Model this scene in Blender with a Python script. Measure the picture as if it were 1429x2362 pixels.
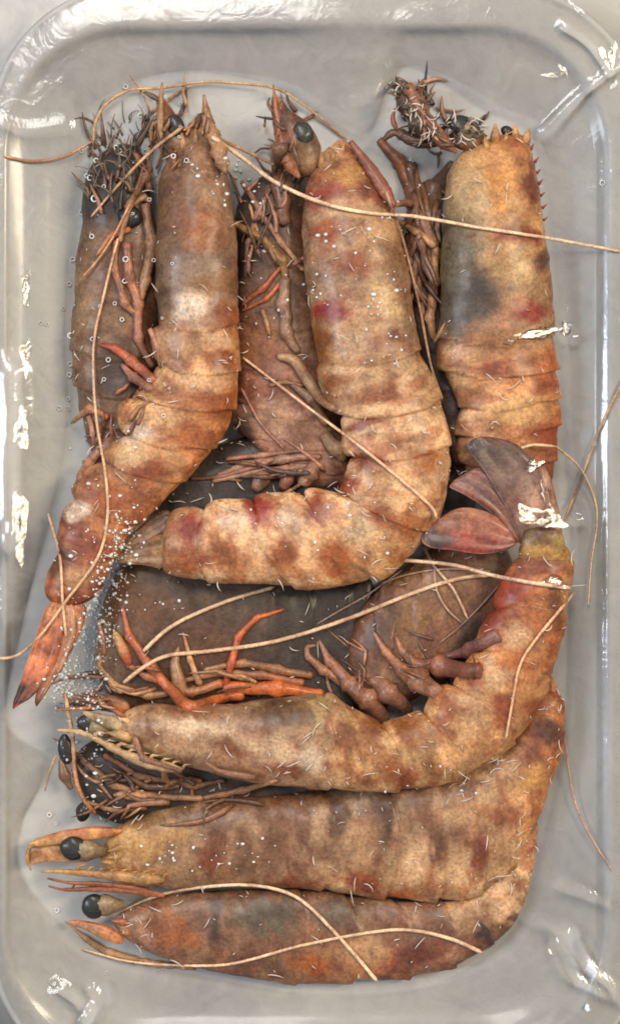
import bpy, math, random
import numpy as np
from mathutils import Vector
from mathutils.bvhtree import BVHTree

for _o in list(bpy.data.objects):
    bpy.data.objects.remove(_o)
SC = bpy.context.scene
COL = SC.collection
random.seed(7)
RNG = np.random.default_rng(7)

# ------------------------------------------------------------------ camera, world, lamps
U = 1e-4                      # one photograph pixel on the tray floor = 0.1 mm
CX, CY, DIST = 714.5, 1181.0, 4600.0
ZS = 0.8                      # heights below are given 1.25 times too tall
cam_d = bpy.data.cameras.new('camera')
cam = bpy.data.objects.new('camera', cam_d)
COL.objects.link(cam)
cam.location = (0, 0, DIST * U)
cam_d.sensor_fit = 'VERTICAL'
cam_d.sensor_height = 24.0
cam_d.lens = 24.0 * DIST / 2362.0
cam_d.clip_start = 0.01
cam_d.clip_end = 50.0
SC.camera = cam

world = bpy.data.worlds.new('World')
SC.world = world
world.use_nodes = True
bg = world.node_tree.nodes['Background']
bg.inputs['Color'].default_value = (0.95, 0.98, 1.0, 1)
bg.inputs['Strength'].default_value = 0.56


def lamp(name, loc, size, size_y, power, color, aim=(0, 0, 0)):
    d = bpy.data.lights.new(name, 'AREA')
    d.shape = 'RECTANGLE'
    d.size, d.size_y = size, size_y
    d.energy = power
    d.color = color
    o = bpy.data.objects.new(name, d)
    COL.objects.link(o)
    o.location = loc
    o.rotation_euler = (Vector(aim) - Vector(loc)).to_track_quat('-Z', 'Y').to_euler()
    return o


lamp('ceiling_lamp', (-0.3, 1.15, 1.95), 0.45, 1.2, 30, (1.0, 0.96, 0.9))
lamp('ceiling_lamp', (1.15, 0.55, 1.8), 0.25, 0.9, 36, (1.0, 0.83, 0.60))
lamp('ceiling_lamp', (-1.5, 0.1, 1.6), 0.3, 0.9, 26, (0.76, 0.86, 1.0))

SC.view_settings.view_transform = 'Standard'
SC.view_settings.look = 'None'
SC.view_settings.exposure = 0.0
SC.view_settings.gamma = 1.0
SC.cycles.filter_width = 1.8


# ------------------------------------------------------------------ small maths helpers
def at(p):
    """(n,3) rows of photograph x, photograph y, height -> metres in the scene."""
    p = np.asarray(p, float).reshape(-1, 3)
    z = p[:, 2] * ZS
    k = (DIST - z) / DIST
    return np.stack([(p[:, 0] - CX) * k * U, (CY - p[:, 1]) * k * U, z * U], 1)


def vnoise(p, scale, seed=0):
    q = np.asarray(p, float) / scale + seed * 17.31
    i = np.floor(q).astype(np.int64)
    f = q - i
    f = f * f * (3 - 2 * f)
    out = np.zeros(len(q))
    for dx in (0, 1):
        for dy in (0, 1):
            for dz in (0, 1):
                h = (i[:, 0] + dx) * 374761393 + (i[:, 1] + dy) * 668265263 + (i[:, 2] + dz) * 2147483647 + seed * 974711
                h = (h ^ (h >> 13)) * 1274126177
                h = (h ^ (h >> 16)) & 0xFFFF
                w = (f[:, 0] if dx else 1 - f[:, 0]) * (f[:, 1] if dy else 1 - f[:, 1]) * (f[:, 2] if dz else 1 - f[:, 2])
                out += w * h / 65535.0
    return out * 2 - 1


def catmull(P, t):
    P = np.asarray(P, float)
    n = len(P)
    if n == 2:
        return P[0] + (P[1] - P[0]) * t[:, None]
    E = np.vstack([2 * P[0] - P[1], P, 2 * P[-1] - P[-2]])
    i = np.clip(np.floor(t).astype(int), 0, n - 2)
    u = (t - i)[:, None]
    a, b, c, d = E[i], E[i + 1], E[i + 2], E[i + 3]
    return 0.5 * (2 * b + (c - a) * u + (2 * a - 5 * b + 4 * c - d) * u ** 2 + (3 * b - 3 * c + d - a) * u ** 3)


# ------------------------------------------------------------------ materials
def nodes(m):
    m.use_nodes = True
    nt = m.node_tree
    return nt, nt.nodes, nt.links, nt.nodes['Principled BSDF']


def noise(nt, vec, scale, detail=4, rough=0.6, dist=0.0):
    n = nt.nodes.new('ShaderNodeTexNoise')
    n.inputs['Scale'].default_value = scale
    n.inputs['Detail'].default_value = detail
    n.inputs['Roughness'].default_value = rough
    n.inputs['Distortion'].default_value = dist
    nt.links.new(vec, n.inputs['Vector'])
    return n.outputs['Fac']


def ramp(nt, fac, stops):
    r = nt.nodes.new('ShaderNodeValToRGB')
    el = r.color_ramp.elements
    while len(el) > 1:
        el.remove(el[-1])
    el[0].position, el[0].color = stops[0][0], (*stops[0][1], 1)
    for pos, c in stops[1:]:
        e = el.new(pos)
        e.color = (*c, 1)
    nt.links.new(fac, r.inputs['Fac'])
    return r.outputs['Color']


def mixc(nt, kind, fac, a, b):
    m = nt.nodes.new('ShaderNodeMix')
    m.data_type = 'RGBA'
    m.blend_type = kind
    for s, v in ((m.inputs[0], fac), (m.inputs[6], a), (m.inputs[7], b)):
        if hasattr(v, 'is_output'):
            nt.links.new(v, s)
        else:
            s.default_value = v
    return m.outputs[2]


def g3(v):
    return (v, v, v)


def shell_material(name, rough=0.48, coat=0.2, sss=0.15, grain=0.95, bump=0.4):
    m = bpy.data.materials.new(name)
    nt, N, L, b = nodes(m)
    tc = N.new('ShaderNodeTexCoord').outputs['Object']
    at_ = N.new('ShaderNodeAttribute')
    at_.attribute_name = 'pigment'
    fine = noise(nt, tc, 1250, 4, 0.75)
    mid = noise(nt, tc, 210, 6, 0.7, 0.25)
    big = noise(nt, tc, 85, 4, 0.6, 0.6)
    c = mixc(nt, 'MULTIPLY', 1.0, at_.outputs['Color'], ramp(nt, fine, [(0.28, g3(1 - 0.55 * grain)), (0.5, g3(1.0)), (0.72, g3(1 + 0.5 * grain))]))
    c = mixc(nt, 'MULTIPLY', 1.0, c, ramp(nt, mid, [(0.33, (0.62, 0.52, 0.46)), (0.5, (0.97, 0.95, 0.93)), (0.68, (1.28, 1.25, 1.2))]))
    c = mixc(nt, 'MULTIPLY', 1.0, c, ramp(nt, big, [(0.3, (0.84, 0.76, 0.72)), (0.6, g3(1.06))]))
    vor = N.new('ShaderNodeTexVoronoi')                 # chromatophore dots
    vor.inputs['Scale'].default_value = 1150
    L.new(tc, vor.inputs['Vector'])
    dots = ramp(nt, vor.outputs['Distance'], [(0.12, (0.62, 0.42, 0.34)), (0.3, g3(1.0))])
    c = mixc(nt, 'MULTIPLY', 0.3, c, dots)
    L.new(c, b.inputs['Base Color'])
    L.new(ramp(nt, mid, [(0.3, g3(rough + 0.16)), (0.7, g3(rough - 0.1))]), b.inputs['Roughness'])
    b.inputs['Subsurface Weight'].default_value = sss
    b.inputs['Subsurface Radius'].default_value = (1.0, 0.5, 0.25)
    b.inputs['Subsurface Scale'].default_value = 0.0007
    b.inputs['Coat Weight'].default_value = coat
    b.inputs['Specular IOR Level'].default_value = 0.3
    b.inputs['Coat Roughness'].default_value = 0.24
    ad = N.new('ShaderNodeMath')
    ad.operation = 'ADD'
    L.new(fine, ad.inputs[0])
    L.new(big, ad.inputs[1])
    bu = N.new('ShaderNodeBump')
    bu.inputs['Strength'].default_value = bump
    bu.inputs['Distance'].default_value = 0.0006
    L.new(ad.outputs[0], bu.inputs['Height'])
    L.new(bu.outputs['Normal'], b.inputs['Normal'])
    return m


M_SHELL = shell_material('shell')
M_LIMB = shell_material('limb_shell', 0.42, 0.3, 0.3, 0.85, 0.35)
M_EYE = shell_material('eye_surface', 0.3, 0.5, 0.0, 1.0, 0.7)


def plain(name, col, rough, **kw):
    m = bpy.data.materials.new(name)
    nt, N, L, b = nodes(m)
    tc = N.new('ShaderNodeTexCoord').outputs['Object']
    f = noise(nt, tc, 600, 4)
    L.new(mixc(nt, 'MULTIPLY', 1.0, (*col, 1), ramp(nt, f, [(0.3, g3(0.75)), (0.7, g3(1.2))])), b.inputs['Base Color'])
    b.inputs['Roughness'].default_value = rough
    for k, v in kw.items():
        b.inputs[k.replace('_', ' ')].default_value = v
    return m


M_HAIR = plain('bristle_white', (0.62, 0.52, 0.44), 0.4)
M_DROP = plain('frosted_droplet', (0.8, 0.8, 0.78), 0.12, Transmission_Weight=0.35)

m = M_TRAY = bpy.data.materials.new('frosted_plastic')
nt, N, L, b = nodes(m)
tc = N.new('ShaderNodeTexCoord').outputs['Object']
p1 = noise(nt, tc, 22, 6, 0.62, 0.8)
p2 = noise(nt, tc, 130, 5, 0.65, 1.6)
p3 = noise(nt, tc, 700, 3, 0.6)
c = ramp(nt, p1, [(0.3, (0.31, 0.305, 0.305)), (0.5, (0.385, 0.372, 0.355)), (0.72, (0.44, 0.42, 0.39))])
c = mixc(nt, 'MULTIPLY', 1.0, c, ramp(nt, p2, [(0.3, g3(0.93)), (0.7, g3(1.05))]))
L.new(c, b.inputs['Base Color'])
L.new(ramp(nt, p2, [(0.3, g3(0.28)), (0.7, g3(0.5))]), b.inputs['Roughness'])
b.inputs['Subsurface Weight'].default_value = 0.2
b.inputs['Subsurface Scale'].default_value = 0.003
b.inputs['Coat Weight'].default_value = 0.4
b.inputs['Coat Roughness'].default_value = 0.12
ad = N.new('ShaderNodeMath')
ad.operation = 'MULTIPLY_ADD'
L.new(p3, ad.inputs[0])
ad.inputs[1].default_value = 0.25
L.new(p2, ad.inputs[2])
bu = N.new('ShaderNodeBump')
bu.inputs['Strength'].default_value = 0.12
bu.inputs['Distance'].default_value = 0.0012
L.new(ad.outputs[0], bu.inputs['Height'])
L.new(bu.outputs['Normal'], b.inputs['Normal'])
tl = N.new('ShaderNodeBsdfTranslucent')
L.new(c, tl.inputs['Color'])
mx = N.new('ShaderNodeMixShader')
mx.inputs[0].default_value = 0.12
L.new(b.outputs[0], mx.inputs[1])
L.new(tl.outputs[0], mx.inputs[2])
L.new(mx.outputs[0], N['Material Output'].inputs['Surface'])

m = M_FILM = bpy.data.materials.new('clear_film')
m.use_nodes = True
nt = m.node_tree
N, L = nt.nodes, nt.links
N.remove(N['Principled BSDF'])
out = N['Material Output']
tr = N.new('ShaderNodeBsdfTransparent')
gl = N.new('ShaderNodeBsdfGlossy')
gl.inputs['Roughness'].default_value = 0.13
mx = N.new('ShaderNodeMixShader')
fr = N.new('ShaderNodeFresnel')
fr.inputs['IOR'].default_value = 1.55
tc = N.new('ShaderNodeTexCoord').outputs['Object']
bu = N.new('ShaderNodeBump')
bu.inputs['Strength'].default_value = 0.14
bu.inputs['Distance'].default_value = 0.0012
L.new(noise(nt, tc, 150, 3, 0.55, 1.0), bu.inputs['Height'])
L.new(bu.outputs['Normal'], gl.inputs['Normal'])
L.new(bu.outputs['Normal'], fr.inputs['Normal'])
L.new(fr.outputs[0], mx.inputs[0])
L.new(tr.outputs[0], mx.inputs[1])
L.new(gl.outputs[0], mx.inputs[2])
L.new(mx.outputs[0], out.inputs['Surface'])

m = M_COUNTER = bpy.data.materials.new('steel_counter')
nt, N, L, b = nodes(m)
tc = N.new('ShaderNodeTexCoord').outputs['Object']
c = ramp(nt, noise(nt, tc, 30, 5, 0.6, 1.0), [(0.3, (0.1, 0.1, 0.1)), (0.7, (0.3, 0.29, 0.27))])
L.new(c, b.inputs['Base Color'])
b.inputs['Metallic'].default_value = 0.6
b.inputs['Roughness'].default_value = 0.35


# ------------------------------------------------------------------ object helpers
SOLID = []          # (verts, faces) of everything limbs and hairs may rest on


def link(name, V, F, mat, parent=None, C=None, smooth=True, solid=False):
    """One mesh object from world-space vertices; local to its parent's position."""
    V = np.asarray(V, float)
    me = bpy.data.meshes.new(name)
    off = np.array(parent_origin(parent))
    me.from_pydata((V - off).tolist(), [], F)
    if smooth:
        me.polygons.foreach_set('use_smooth', [True] * len(me.polygons))
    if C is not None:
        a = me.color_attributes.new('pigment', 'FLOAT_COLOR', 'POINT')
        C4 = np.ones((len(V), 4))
        C4[:, :3] = np.clip((np.asarray(C) ** 1.14 * np.array([0.81, 0.70, 0.60]) + (0 if mat is M_EYE else 1) * np.array([0.012, 0.009, 0.007])), 0.004, 0.95)  # constant lift paints the film's milky veil into the shell colours
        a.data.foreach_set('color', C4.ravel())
    me.materials.append(mat)
    me.update()
    o = bpy.data.objects.new(name, me)
    COL.objects.link(o)
    if parent:
        o.parent = parent
    if solid:
        SOLID.append((V, F))
    return o


def parent_origin(o):
    p = Vector((0, 0, 0))
    while o:
        p += o.location
        o = o.parent
    return p


def thing(name, label, cat, px, py, z=0, group=None):
    o = bpy.data.objects.new(name, None)
    o.empty_display_size = 0.01
    COL.objects.link(o)
    o.location = at([[px, py, z]])[0]
    o['label'], o['category'] = label, cat
    if group:
        o['group'] = group
    return o


BVH = None


def rebuild():
    global BVH
    vs, fs, k = [], [], 0
    for V, F in SOLID:
        vs.extend(map(tuple, V))
        fs.extend([tuple(i + k for i in f) for f in F])
        k += len(V)
    BVH = BVHTree.FromPolygons(vs, fs)


def height(px, py):
    o = Vector((0, 0, DIST * U))
    d = (Vector(at([[px, py, 0]])[0]) - o).normalized()
    h = BVH.ray_cast(o, d)
    return h[0].z / U / ZS if h[0] is not None else 0.0


def grid_faces(rows, k, closed=True):
    F = []
    kk = k if closed else k - 1
    for i in range(rows - 1):
        a, b_ = i * k, (i + 1) * k
        for j in range(kk):
            F.append((a + j, a + (j + 1) % k, b_ + (j + 1) % k, b_ + j))
    return F


def loft(name, pairs, zc, hz, parent, pig, mat=None, segs=(), M=None, K=40, cap=(0.6, 0.5), lumps=3.0,
         ridge=0.0, step=0.06, lobes=0.0, flat=0.9, solid=True, seed=1, tilt=None):
    """Body between a ventral and a dorsal outline. pairs: (vx, vy, dx, dy). segs: pair indices where one
    shell ring overlaps the next. Heights in pixels."""
    P = np.asarray(pairs, float)
    n = len(P)
    M = M or 26 * (n - 1)
    t = np.linspace(0, n - 1, M)
    if len(segs):
        t = np.sort(np.concatenate([t] + [[s - 0.012, s + 0.012] for s in segs if 0 < s < n - 1]))
    S = catmull(P, t)
    A, B = S[:, :2], S[:, 2:]
    zc = catmull(np.interp(np.arange(n), np.linspace(0, n - 1, len(np.atleast_1d(zc))), np.atleast_1d(zc))[:, None], t)[:, 0]
    hz = catmull(np.interp(np.arange(n), np.linspace(0, n - 1, len(np.atleast_1d(hz))), np.atleast_1d(hz))[:, None], t)[:, 0]
    bd = sorted(segs)
    def capf(x, w):
        x = np.clip(x / max(w, 1e-6), 0, 1)
        return np.sqrt(np.clip(1 - (1 - x) ** 2, 0, 1))
    e = capf(t, cap[0]) * capf(n - 1 - t, cap[1])
    th = np.linspace(0, 2 * np.pi, K, endpoint=False)
    c = np.sign(np.cos(th)) * np.abs(np.cos(th)) ** flat
    s_ = np.sign(np.sin(th)) * np.abs(np.sin(th)) ** flat
    v = c[None, :] * np.ones((len(t), 1))                      # +1 ventral edge, -1 dorsal edge
    mid = (A + B) / 2
    half = (A - B) / 2
    base = np.concatenate([(mid[:, None, :] + half[:, None, :] * v[:, :, None]), np.zeros(v.shape)[:, :, None]], 2).reshape(-1, 3)
    T2 = t[:, None] + 0.30 * (v ** 2 - 0.6) + 0.09 * vnoise(base, 40, seed + 8).reshape(v.shape)
    sc, lob, su = np.ones(v.shape), np.zeros(v.shape), np.zeros(v.shape)
    for i, s in enumerate(bd):
        en = bd[i + 1] if i + 1 < len(bd) else n - 0.5
        q = (T2 >= s) & (T2 <= en)
        u = (T2[q] - s) / max(en - s, 1e-6)
        su[q] = u
        sc[q] = 1 - step * 0.6 + step * u ** 1.5
        lob[q] = lobes * np.sqrt(np.clip(1 - np.abs(2 * u - 1) ** 2.6, 0, 1))
    if len(bd):
        q = T2 < bd[0]
        sc[q] = 1 - step * 0.3 + step * 0.4 * np.clip(1 - (bd[0] - T2[q]) / 1.0, 0, 1) ** 2
    off = v * sc * e[:, None] + np.where(v > 0, v * (lob - lobes * 0.6 * (len(bd) > 0)), 0)
    XY = mid[:, None, :] + half[:, None, :] * off[:, :, None]
    Z = zc[:, None] + (hz * e)[:, None] * (0.6 + 0.4 * sc ** 2) * s_[None, :]
    if tilt is not None:
        Z = Z + tilt * c[None, :]
    G = np.concatenate([XY, Z[:, :, None]], 2).reshape(-1, 3)
    T = np.repeat(t, K)
    Vv = v.reshape(-1)
    Su = su.reshape(-1)
    if lumps:
        dlt = lumps * (vnoise(G, 60, seed) + 0.5 * vnoise(G, 22, seed + 3))
        G[:, 2] += dlt
        rr = 1.1 * lumps * vnoise(G, 35, seed + 5) + 0.5 * lumps * vnoise(G, 12, seed + 6)
        hn = half / np.maximum(np.linalg.norm(half, axis=1, keepdims=True), 1e-6)
        G[:, :2] += np.repeat(hn, K, 0) * (rr * Vv)[:, None]
    if ridge:
        G[:, 2] += ridge * np.cos(Vv * 9) * np.sign(np.tile(s_, len(t)))
    C = pig(G, T, Vv, Su)
    F = grid_faces(len(t), K)
    F.append(tuple(range(K))[::-1])
    F.append(tuple((len(t) - 1) * K + j for j in range(K)))
    dm = np.gradient(mid, axis=0)
    if np.median(dm[:, 0] * half[:, 1] - dm[:, 1] * half[:, 0]) > 0:
        F = [f[::-1] for f in F]
    return link(name, at(G), F, mat or M_SHELL, parent, C, solid=solid)


def tube_mesh(P, R, k=8):
    """P (n,3) pixels+height, R radii in pixels."""
    P = np.asarray(P, float)
    n = len(P)
    T = np.gradient(P, axis=0)
    T /= np.maximum(np.linalg.norm(T, axis=1, keepdims=True), 1e-9)
    up = np.array([0, 0, 1.0])
    S = np.cross(T, up)
    S /= np.maximum(np.linalg.norm(S, axis=1, keepdims=True), 1e-6)
    W = np.cross(S, T)
    th = np.linspace(0, 2 * np.pi, k, endpoint=False)
    G = P[:, None, :] + R[:, None, None] * (np.cos(th)[None, :, None] * S[:, None, :] + np.sin(th)[None, :, None] * W[:, None, :])
    F = grid_faces(n, k)
    F.append(tuple(range(k))[::-1])
    F.append(tuple((n - 1) * k + j for j in range(k)))
    return G.reshape(-1, 3), F


def polyline(pts, step=7.0, smooth=True):
    P = np.asarray(pts, float)
    if smooth and len(P) > 2:
        t = np.linspace(0, len(P) - 1, 24 * (len(P) - 1) + 1)
        Q = catmull(P, t)
    else:
        t = np.linspace(0, len(P) - 1, 24 * (len(P) - 1) + 1)
        i = np.clip(t.astype(int), 0, len(P) - 2)
        Q = P[i] + (P[i + 1] - P[i]) * (t - i)[:, None]
    d = np.r_[0, np.cumsum(np.linalg.norm(np.diff(Q[:, :2], axis=0), axis=1))]
    m_ = max(4, int(d[-1] / step))
    s = np.linspace(0, d[-1], m_)
    return np.stack([np.interp(s, d, Q[:, j]) for j in range(Q.shape[1])], 1), np.interp(s, d, t), s


def drape(Q, r, lift, sm=5):
    h = np.array([height(x, y) for x, y in Q])
    n = len(h)
    hm = np.array([h[max(0, i - 1):i + 2].max() for i in range(n)])
    k = np.exp(-0.5 * (np.arange(-3 * sm, 3 * sm + 1) / sm) ** 2)
    k /= k.sum()
    hs = np.convolve(np.pad(hm, 3 * sm, mode='edge'), k, 'valid')
    hz = np.maximum(hs, h) + r * 0.6 + lift
    k2 = np.array([1, 2, 3, 2, 1]) / 9.0
    return np.convolve(np.pad(hz, 2, mode='edge'), k2, 'valid')


def limb(name, pts, rad, parent, col, tip=None, lift=2.0, smooth=False, joints=True, mat=None, step=7.0, solid=True, sm=5, k=8):
    """Jointed leg or smooth feeler lying on what is below it. rad: radii at the points."""
    Q, t, s = polyline(pts, step, smooth)
    rad = np.interp(t, np.linspace(0, len(pts) - 1, len(np.atleast_1d(rad))), np.atleast_1d(rad).astype(float))
    if joints and len(pts) > 2:
        fr_ = np.abs(t - np.round(t))
        rad = rad * (0.88 + 0.3 * np.exp(-(fr_ / 0.10) ** 2))
    rad[-1] *= 0.35
    rad[0] *= 0.7
    wob = np.stack([vnoise(np.c_[Q, np.zeros(len(Q))], 24, 2), vnoise(np.c_[Q, np.zeros(len(Q))], 24, 4)], 1)
    Q = Q + wob * rad[:, None] * (0.22 if joints else 0.1)
    Z = drape(Q, rad, lift, sm)
    G, F = tube_mesh(np.c_[Q, Z], rad, k)
    col = np.asarray(col, float)
    tip = col if tip is None else np.asarray(tip, float)
    w = np.repeat(np.linspace(0, 1, len(Q)), k)[:, None]
    C = col * (1 - w) + tip * w
    C = C * (1 + (0.35 if joints else 0.15) * vnoise(G, 30, 9)[:, None])
    return link(name, at(G), F, mat or M_LIMB, parent, C, solid=solid)


def spike(name, pts, rad, parent, col, z=None, lift=0, mat=None, teeth=None, k=8, dark=None):
    """Tapered spine (rostrum, tooth). teeth: (n, length, side, start, end)."""
    Q, t, s = polyline(pts, 5.0, True)
    n = len(Q)
    r = np.interp(np.linspace(0, 1, n), np.linspace(0, 1, len(rad)), rad)
    r = r * (1 + 0.22 * vnoise(np.c_[Q, np.zeros(n)], 14, 3) + 0.1 * vnoise(np.c_[Q, np.zeros(n)], 6, 4))
    r = r * np.clip(0.25 + np.linspace(0, 1, n) * 5, 0, 1)
    Z = drape(Q, r, lift, 4) if z is None else np.interp(np.linspace(0, 1, n), np.linspace(0, 1, len(z)), z)
    G, F = tube_mesh(np.c_[Q, Z], r, k)
    if teeth:
        cnt, ln, side, a0, a1 = teeth
        T = np.gradient(Q, axis=0)
        T /= np.linalg.norm(T, axis=1, keepdims=True)
        for q in np.linspace(a0, a1, cnt):
            i = int(q * (n - 1))
            nrm = np.array([-T[i, 1], T[i, 0]]) * side
            l_ = ln * random.uniform(0.75, 1.2)
            p0 = Q[i] + nrm * r[i] * 0.3
            p1 = p0 + nrm * l_ * 0.55 - T[i] * l_ * 0.25
            p2 = p0 + nrm * l_ * 0.75 - T[i] * l_
            g2, f2 = tube_mesh(np.c_[np.array([p0, p1, p2]), [Z[i], Z[i] + 2, Z[i] + 3]], np.array([max(3.2, l_ * 0.26), l_ * 0.15, 0.5]), 6)
            b0 = len(G)
            G = np.vstack([G, g2])
            F += [tuple(x + b0 for x in f) for f in f2]
    C = np.asarray(col) * (1 + 0.3 * vnoise(G, 18, 5)[:, None])
    return link(name, at(G), F, mat or M_LIMB, parent, C, solid=True)


def ellipsoid(name, px, py, rx, ry, rot, z, rz, parent, col, mat=None, solid=True, dent=0.0):
    nu, nv = 16, 24
    G = []
    for i in range(nu + 1):
        a = math.pi * i / nu
        for j in range(nv):
            b_ = 2 * math.pi * j / nv
            G.append((math.sin(a) * math.cos(b_), math.sin(a) * math.sin(b_), math.cos(a)))
    G = np.array(G)
    G *= 1 + dent * vnoise(G, 0.7, int(px) % 13)[:, None]
    cs, sn = math.cos(rot), math.sin(rot)
    x, y = G[:, 0] * rx, G[:, 1] * ry
    P = np.stack([px + x * cs - y * sn, py + x * sn + y * cs, z + G[:, 2] * rz], 1)
    C = np.asarray(col) * (1 + 0.35 * vnoise(P, 12, 5)[:, None])
    return link(name, at(P), grid_faces(nu + 1, nv), mat or M_EYE, parent, C, solid=solid)


# ------------------------------------------------------------------ pigments (reflectance of the shell)
CREAM = (0.68, 0.51, 0.34)
TAN = (0.46, 0.32, 0.19)
ORANGE = (0.48, 0.22, 0.075)
RUST = (0.30, 0.12, 0.05)
RED = (0.33, 0.045, 0.03)
BROWN = (0.19, 0.105, 0.06)
DARK = (0.026, 0.018, 0.015)  # black shell parts; also the painted gap shade on buried prawns
GREY = (0.30, 0.205, 0.14)
OLIVE = (0.16, 0.105, 0.055)
GILL = (0.10, 0.088, 0.06)
FROST = (0.66, 0.60, 0.53)
PLUM = (0.13, 0.055, 0.06)
YELLOW = (0.50, 0.33, 0.11)
PINK = (0.34, 0.20, 0.15)
LT_ = (0.36, 0.24, 0.14)


def pigment(stops, spots=(), seed=1, blot=0.8):
    """stops: (station, ventral colour, dorsal colour); spots: (x, y, rx, ry, rot_deg, colour, strength)."""
    def f(G, T, V, S):
        ts = np.array([s[0] for s in stops], float)
        va = np.array([s[1] for s in stops])
        da = np.array([s[2] for s in stops])
        cv = np.stack([np.interp(T, ts, va[:, i]) for i in range(3)], 1)
        cd = np.stack([np.interp(T, ts, da[:, i]) for i in range(3)], 1)
        w = np.clip(0.5 - 0.5 * V + 0.25 * vnoise(G, 45, seed), 0, 1)[:, None]
        C = cv * w * 0 + cv * (1 - w) + cd * w
        C = C * (1 + 0.22 * vnoise(G, 50, seed + 1) + 0.16 * vnoise(G, 18, seed + 2))[:, None]
        BV = np.stack([T * 62, V * 26, S * 0], 1)
        nn = 0.55 * vnoise(G, 40, seed + 11) + 0.75 * vnoise(BV, 38, seed + 15) + 0.4 * vnoise(G, 17, seed + 12) + 0.25 * vnoise(G, 8, seed + 13)
        k = np.clip((nn - 0.0) / 0.6, 0, 1)
        k = (k * k * (3 - 2 * k) * blot)[:, None]
        C = C * (1 - k * np.array([[0.30, 0.50, 0.60]]))
        k = np.clip((-nn - 0.1) / 0.6, 0, 1)[:, None] * blot
        C = C * (1 + 0.3 * k)
        n2 = vnoise(G, 24, seed + 31) + 0.6 * vnoise(G, 11, seed + 32)
        band = np.exp(-((S - 0.62) / 0.24) ** 2) * (S > 0)
        k = np.clip((n2 + 0.75 * band - 0.32) / 0.5, 0, 1)
        k = (k * k * (3 - 2 * k) * 0.8)[:, None]
        C = C * (1 - k * np.array([[0.30, 0.52, 0.64]]))
        k = np.clip((-n2 - 0.15) / 0.5, 0, 1)[:, None]
        C = C * (1 - 0.4 * k) + 0.4 * k * (C * 1.25 + np.array([[0.05, 0.042, 0.036]]))
        wx = G[:, 0] + 14 * vnoise(G, 30, seed + 4) + 6 * vnoise(G, 10, seed + 6)
        wy = G[:, 1] + 14 * vnoise(G, 30, seed + 5) + 6 * vnoise(G, 10, seed + 7)
        gr = np.clip(vnoise(G, 9, seed + 21) + 0.3, 0, 1)
        for (x, y, rx, ry, ro, col, st) in spots:
            a = math.radians(ro)
            dx, dy = wx - x, wy - y
            ex = (dx * math.cos(a) + dy * math.sin(a)) / rx
            ey = (-dx * math.sin(a) + dy * math.cos(a)) / ry
            k = np.clip(1.45 - np.sqrt(ex ** 2 + ey ** 2), 0, 0.9) / 0.9
            k = (k * k * (3 - 2 * k) * min(1.0, st * 1.2) * (1 - 0.2 * gr))[:, None]
            C = C * (1 - k) + np.asarray(col) * (np.array([0.74, 0.54, 0.26]) if sum(col) < 0.85 and col[0] > col[2] * 1.8 else 1.0) * k
        return C
    return f


# ------------------------------------------------------------------ setting and tray
V = [(-3, -3, -0.012), (3, -3, -0.012), (3, 3, -0.012), (-3, 3, -0.012)]
o = link('counter', V, [(0, 1, 2, 3)], M_COUNTER, smooth=False)
o['kind'] = 'structure'

tray = thing('plastic_tray', 'translucent frosted plastic tray with rounded corners holding the frozen prawns', 'tray', CX, CY)


def rrect(l, t_, r, b_, R, z, n=22, side=30):
    pts = []
    cs = [((r - R), (t_ + R), -90), ((r - R), (b_ - R), 0), ((l + R), (b_ - R), 90), ((l + R), (t_ + R), 180)]
    for i, (cx, cy, a0) in enumerate(cs):
        for j in range(n + 1):
            a = math.radians(a0 + 90 * j / n)
            pts.append((cx + R * math.cos(a), cy + R * math.sin(a), z))
        nx, ny, na = cs[(i + 1) % 4]
        a = math.radians(na)
        e0, e1 = np.array(pts[-1][:2]), np.array([nx + R * math.cos(a), ny + R * math.sin(a)])
        for j in range(1, side):
            q = e0 + (e1 - e0) * j / side
            pts.append((q[0], q[1], z))
    return pts


LOOPS = [(-24, -34, 1486, 2500, 335, 24), (-26, -36, 1488, 2502, 335, 42), (-20, -30, 1482, 2496, 330, 50), (-8, -8, 1460, 2480, 322, 52),
         (6, 52, 1408, 2440, 300, 52), (12, 60, 1402, 2434, 296, 51), (17, 68, 1396, 2428, 292, 48), (24, 78, 1388, 2420, 288, 43),
         (58, 112, 1376, 2398, 274, 33), (68, 128, 1372, 2388, 268, 30), (78, 138, 1362, 2380, 262, 28), (110, 168, 1340, 2362, 250, 19),
         (140, 200, 1318, 2345, 240, 10), (170, 230, 1290, 2315, 225, 5), (200, 270, 1255, 2280, 190, 2), (280, 340, 1185, 2200, 120, 0)]
G = []
for lp in LOOPS:
    G += rrect(*lp)
K = len(G) // len(LOOPS)
G = np.array(G)
G[:, 2] += 2.0 * vnoise(G, 140, 3) + 0.5 * vnoise(G, 60, 4)
F = grid_faces(len(LOOPS), K)
F.append(tuple((len(LOOPS) - 1) * K + j for j in range(K)))
link('tray_body', at(G), F, M_TRAY, tray, solid=True)

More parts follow.
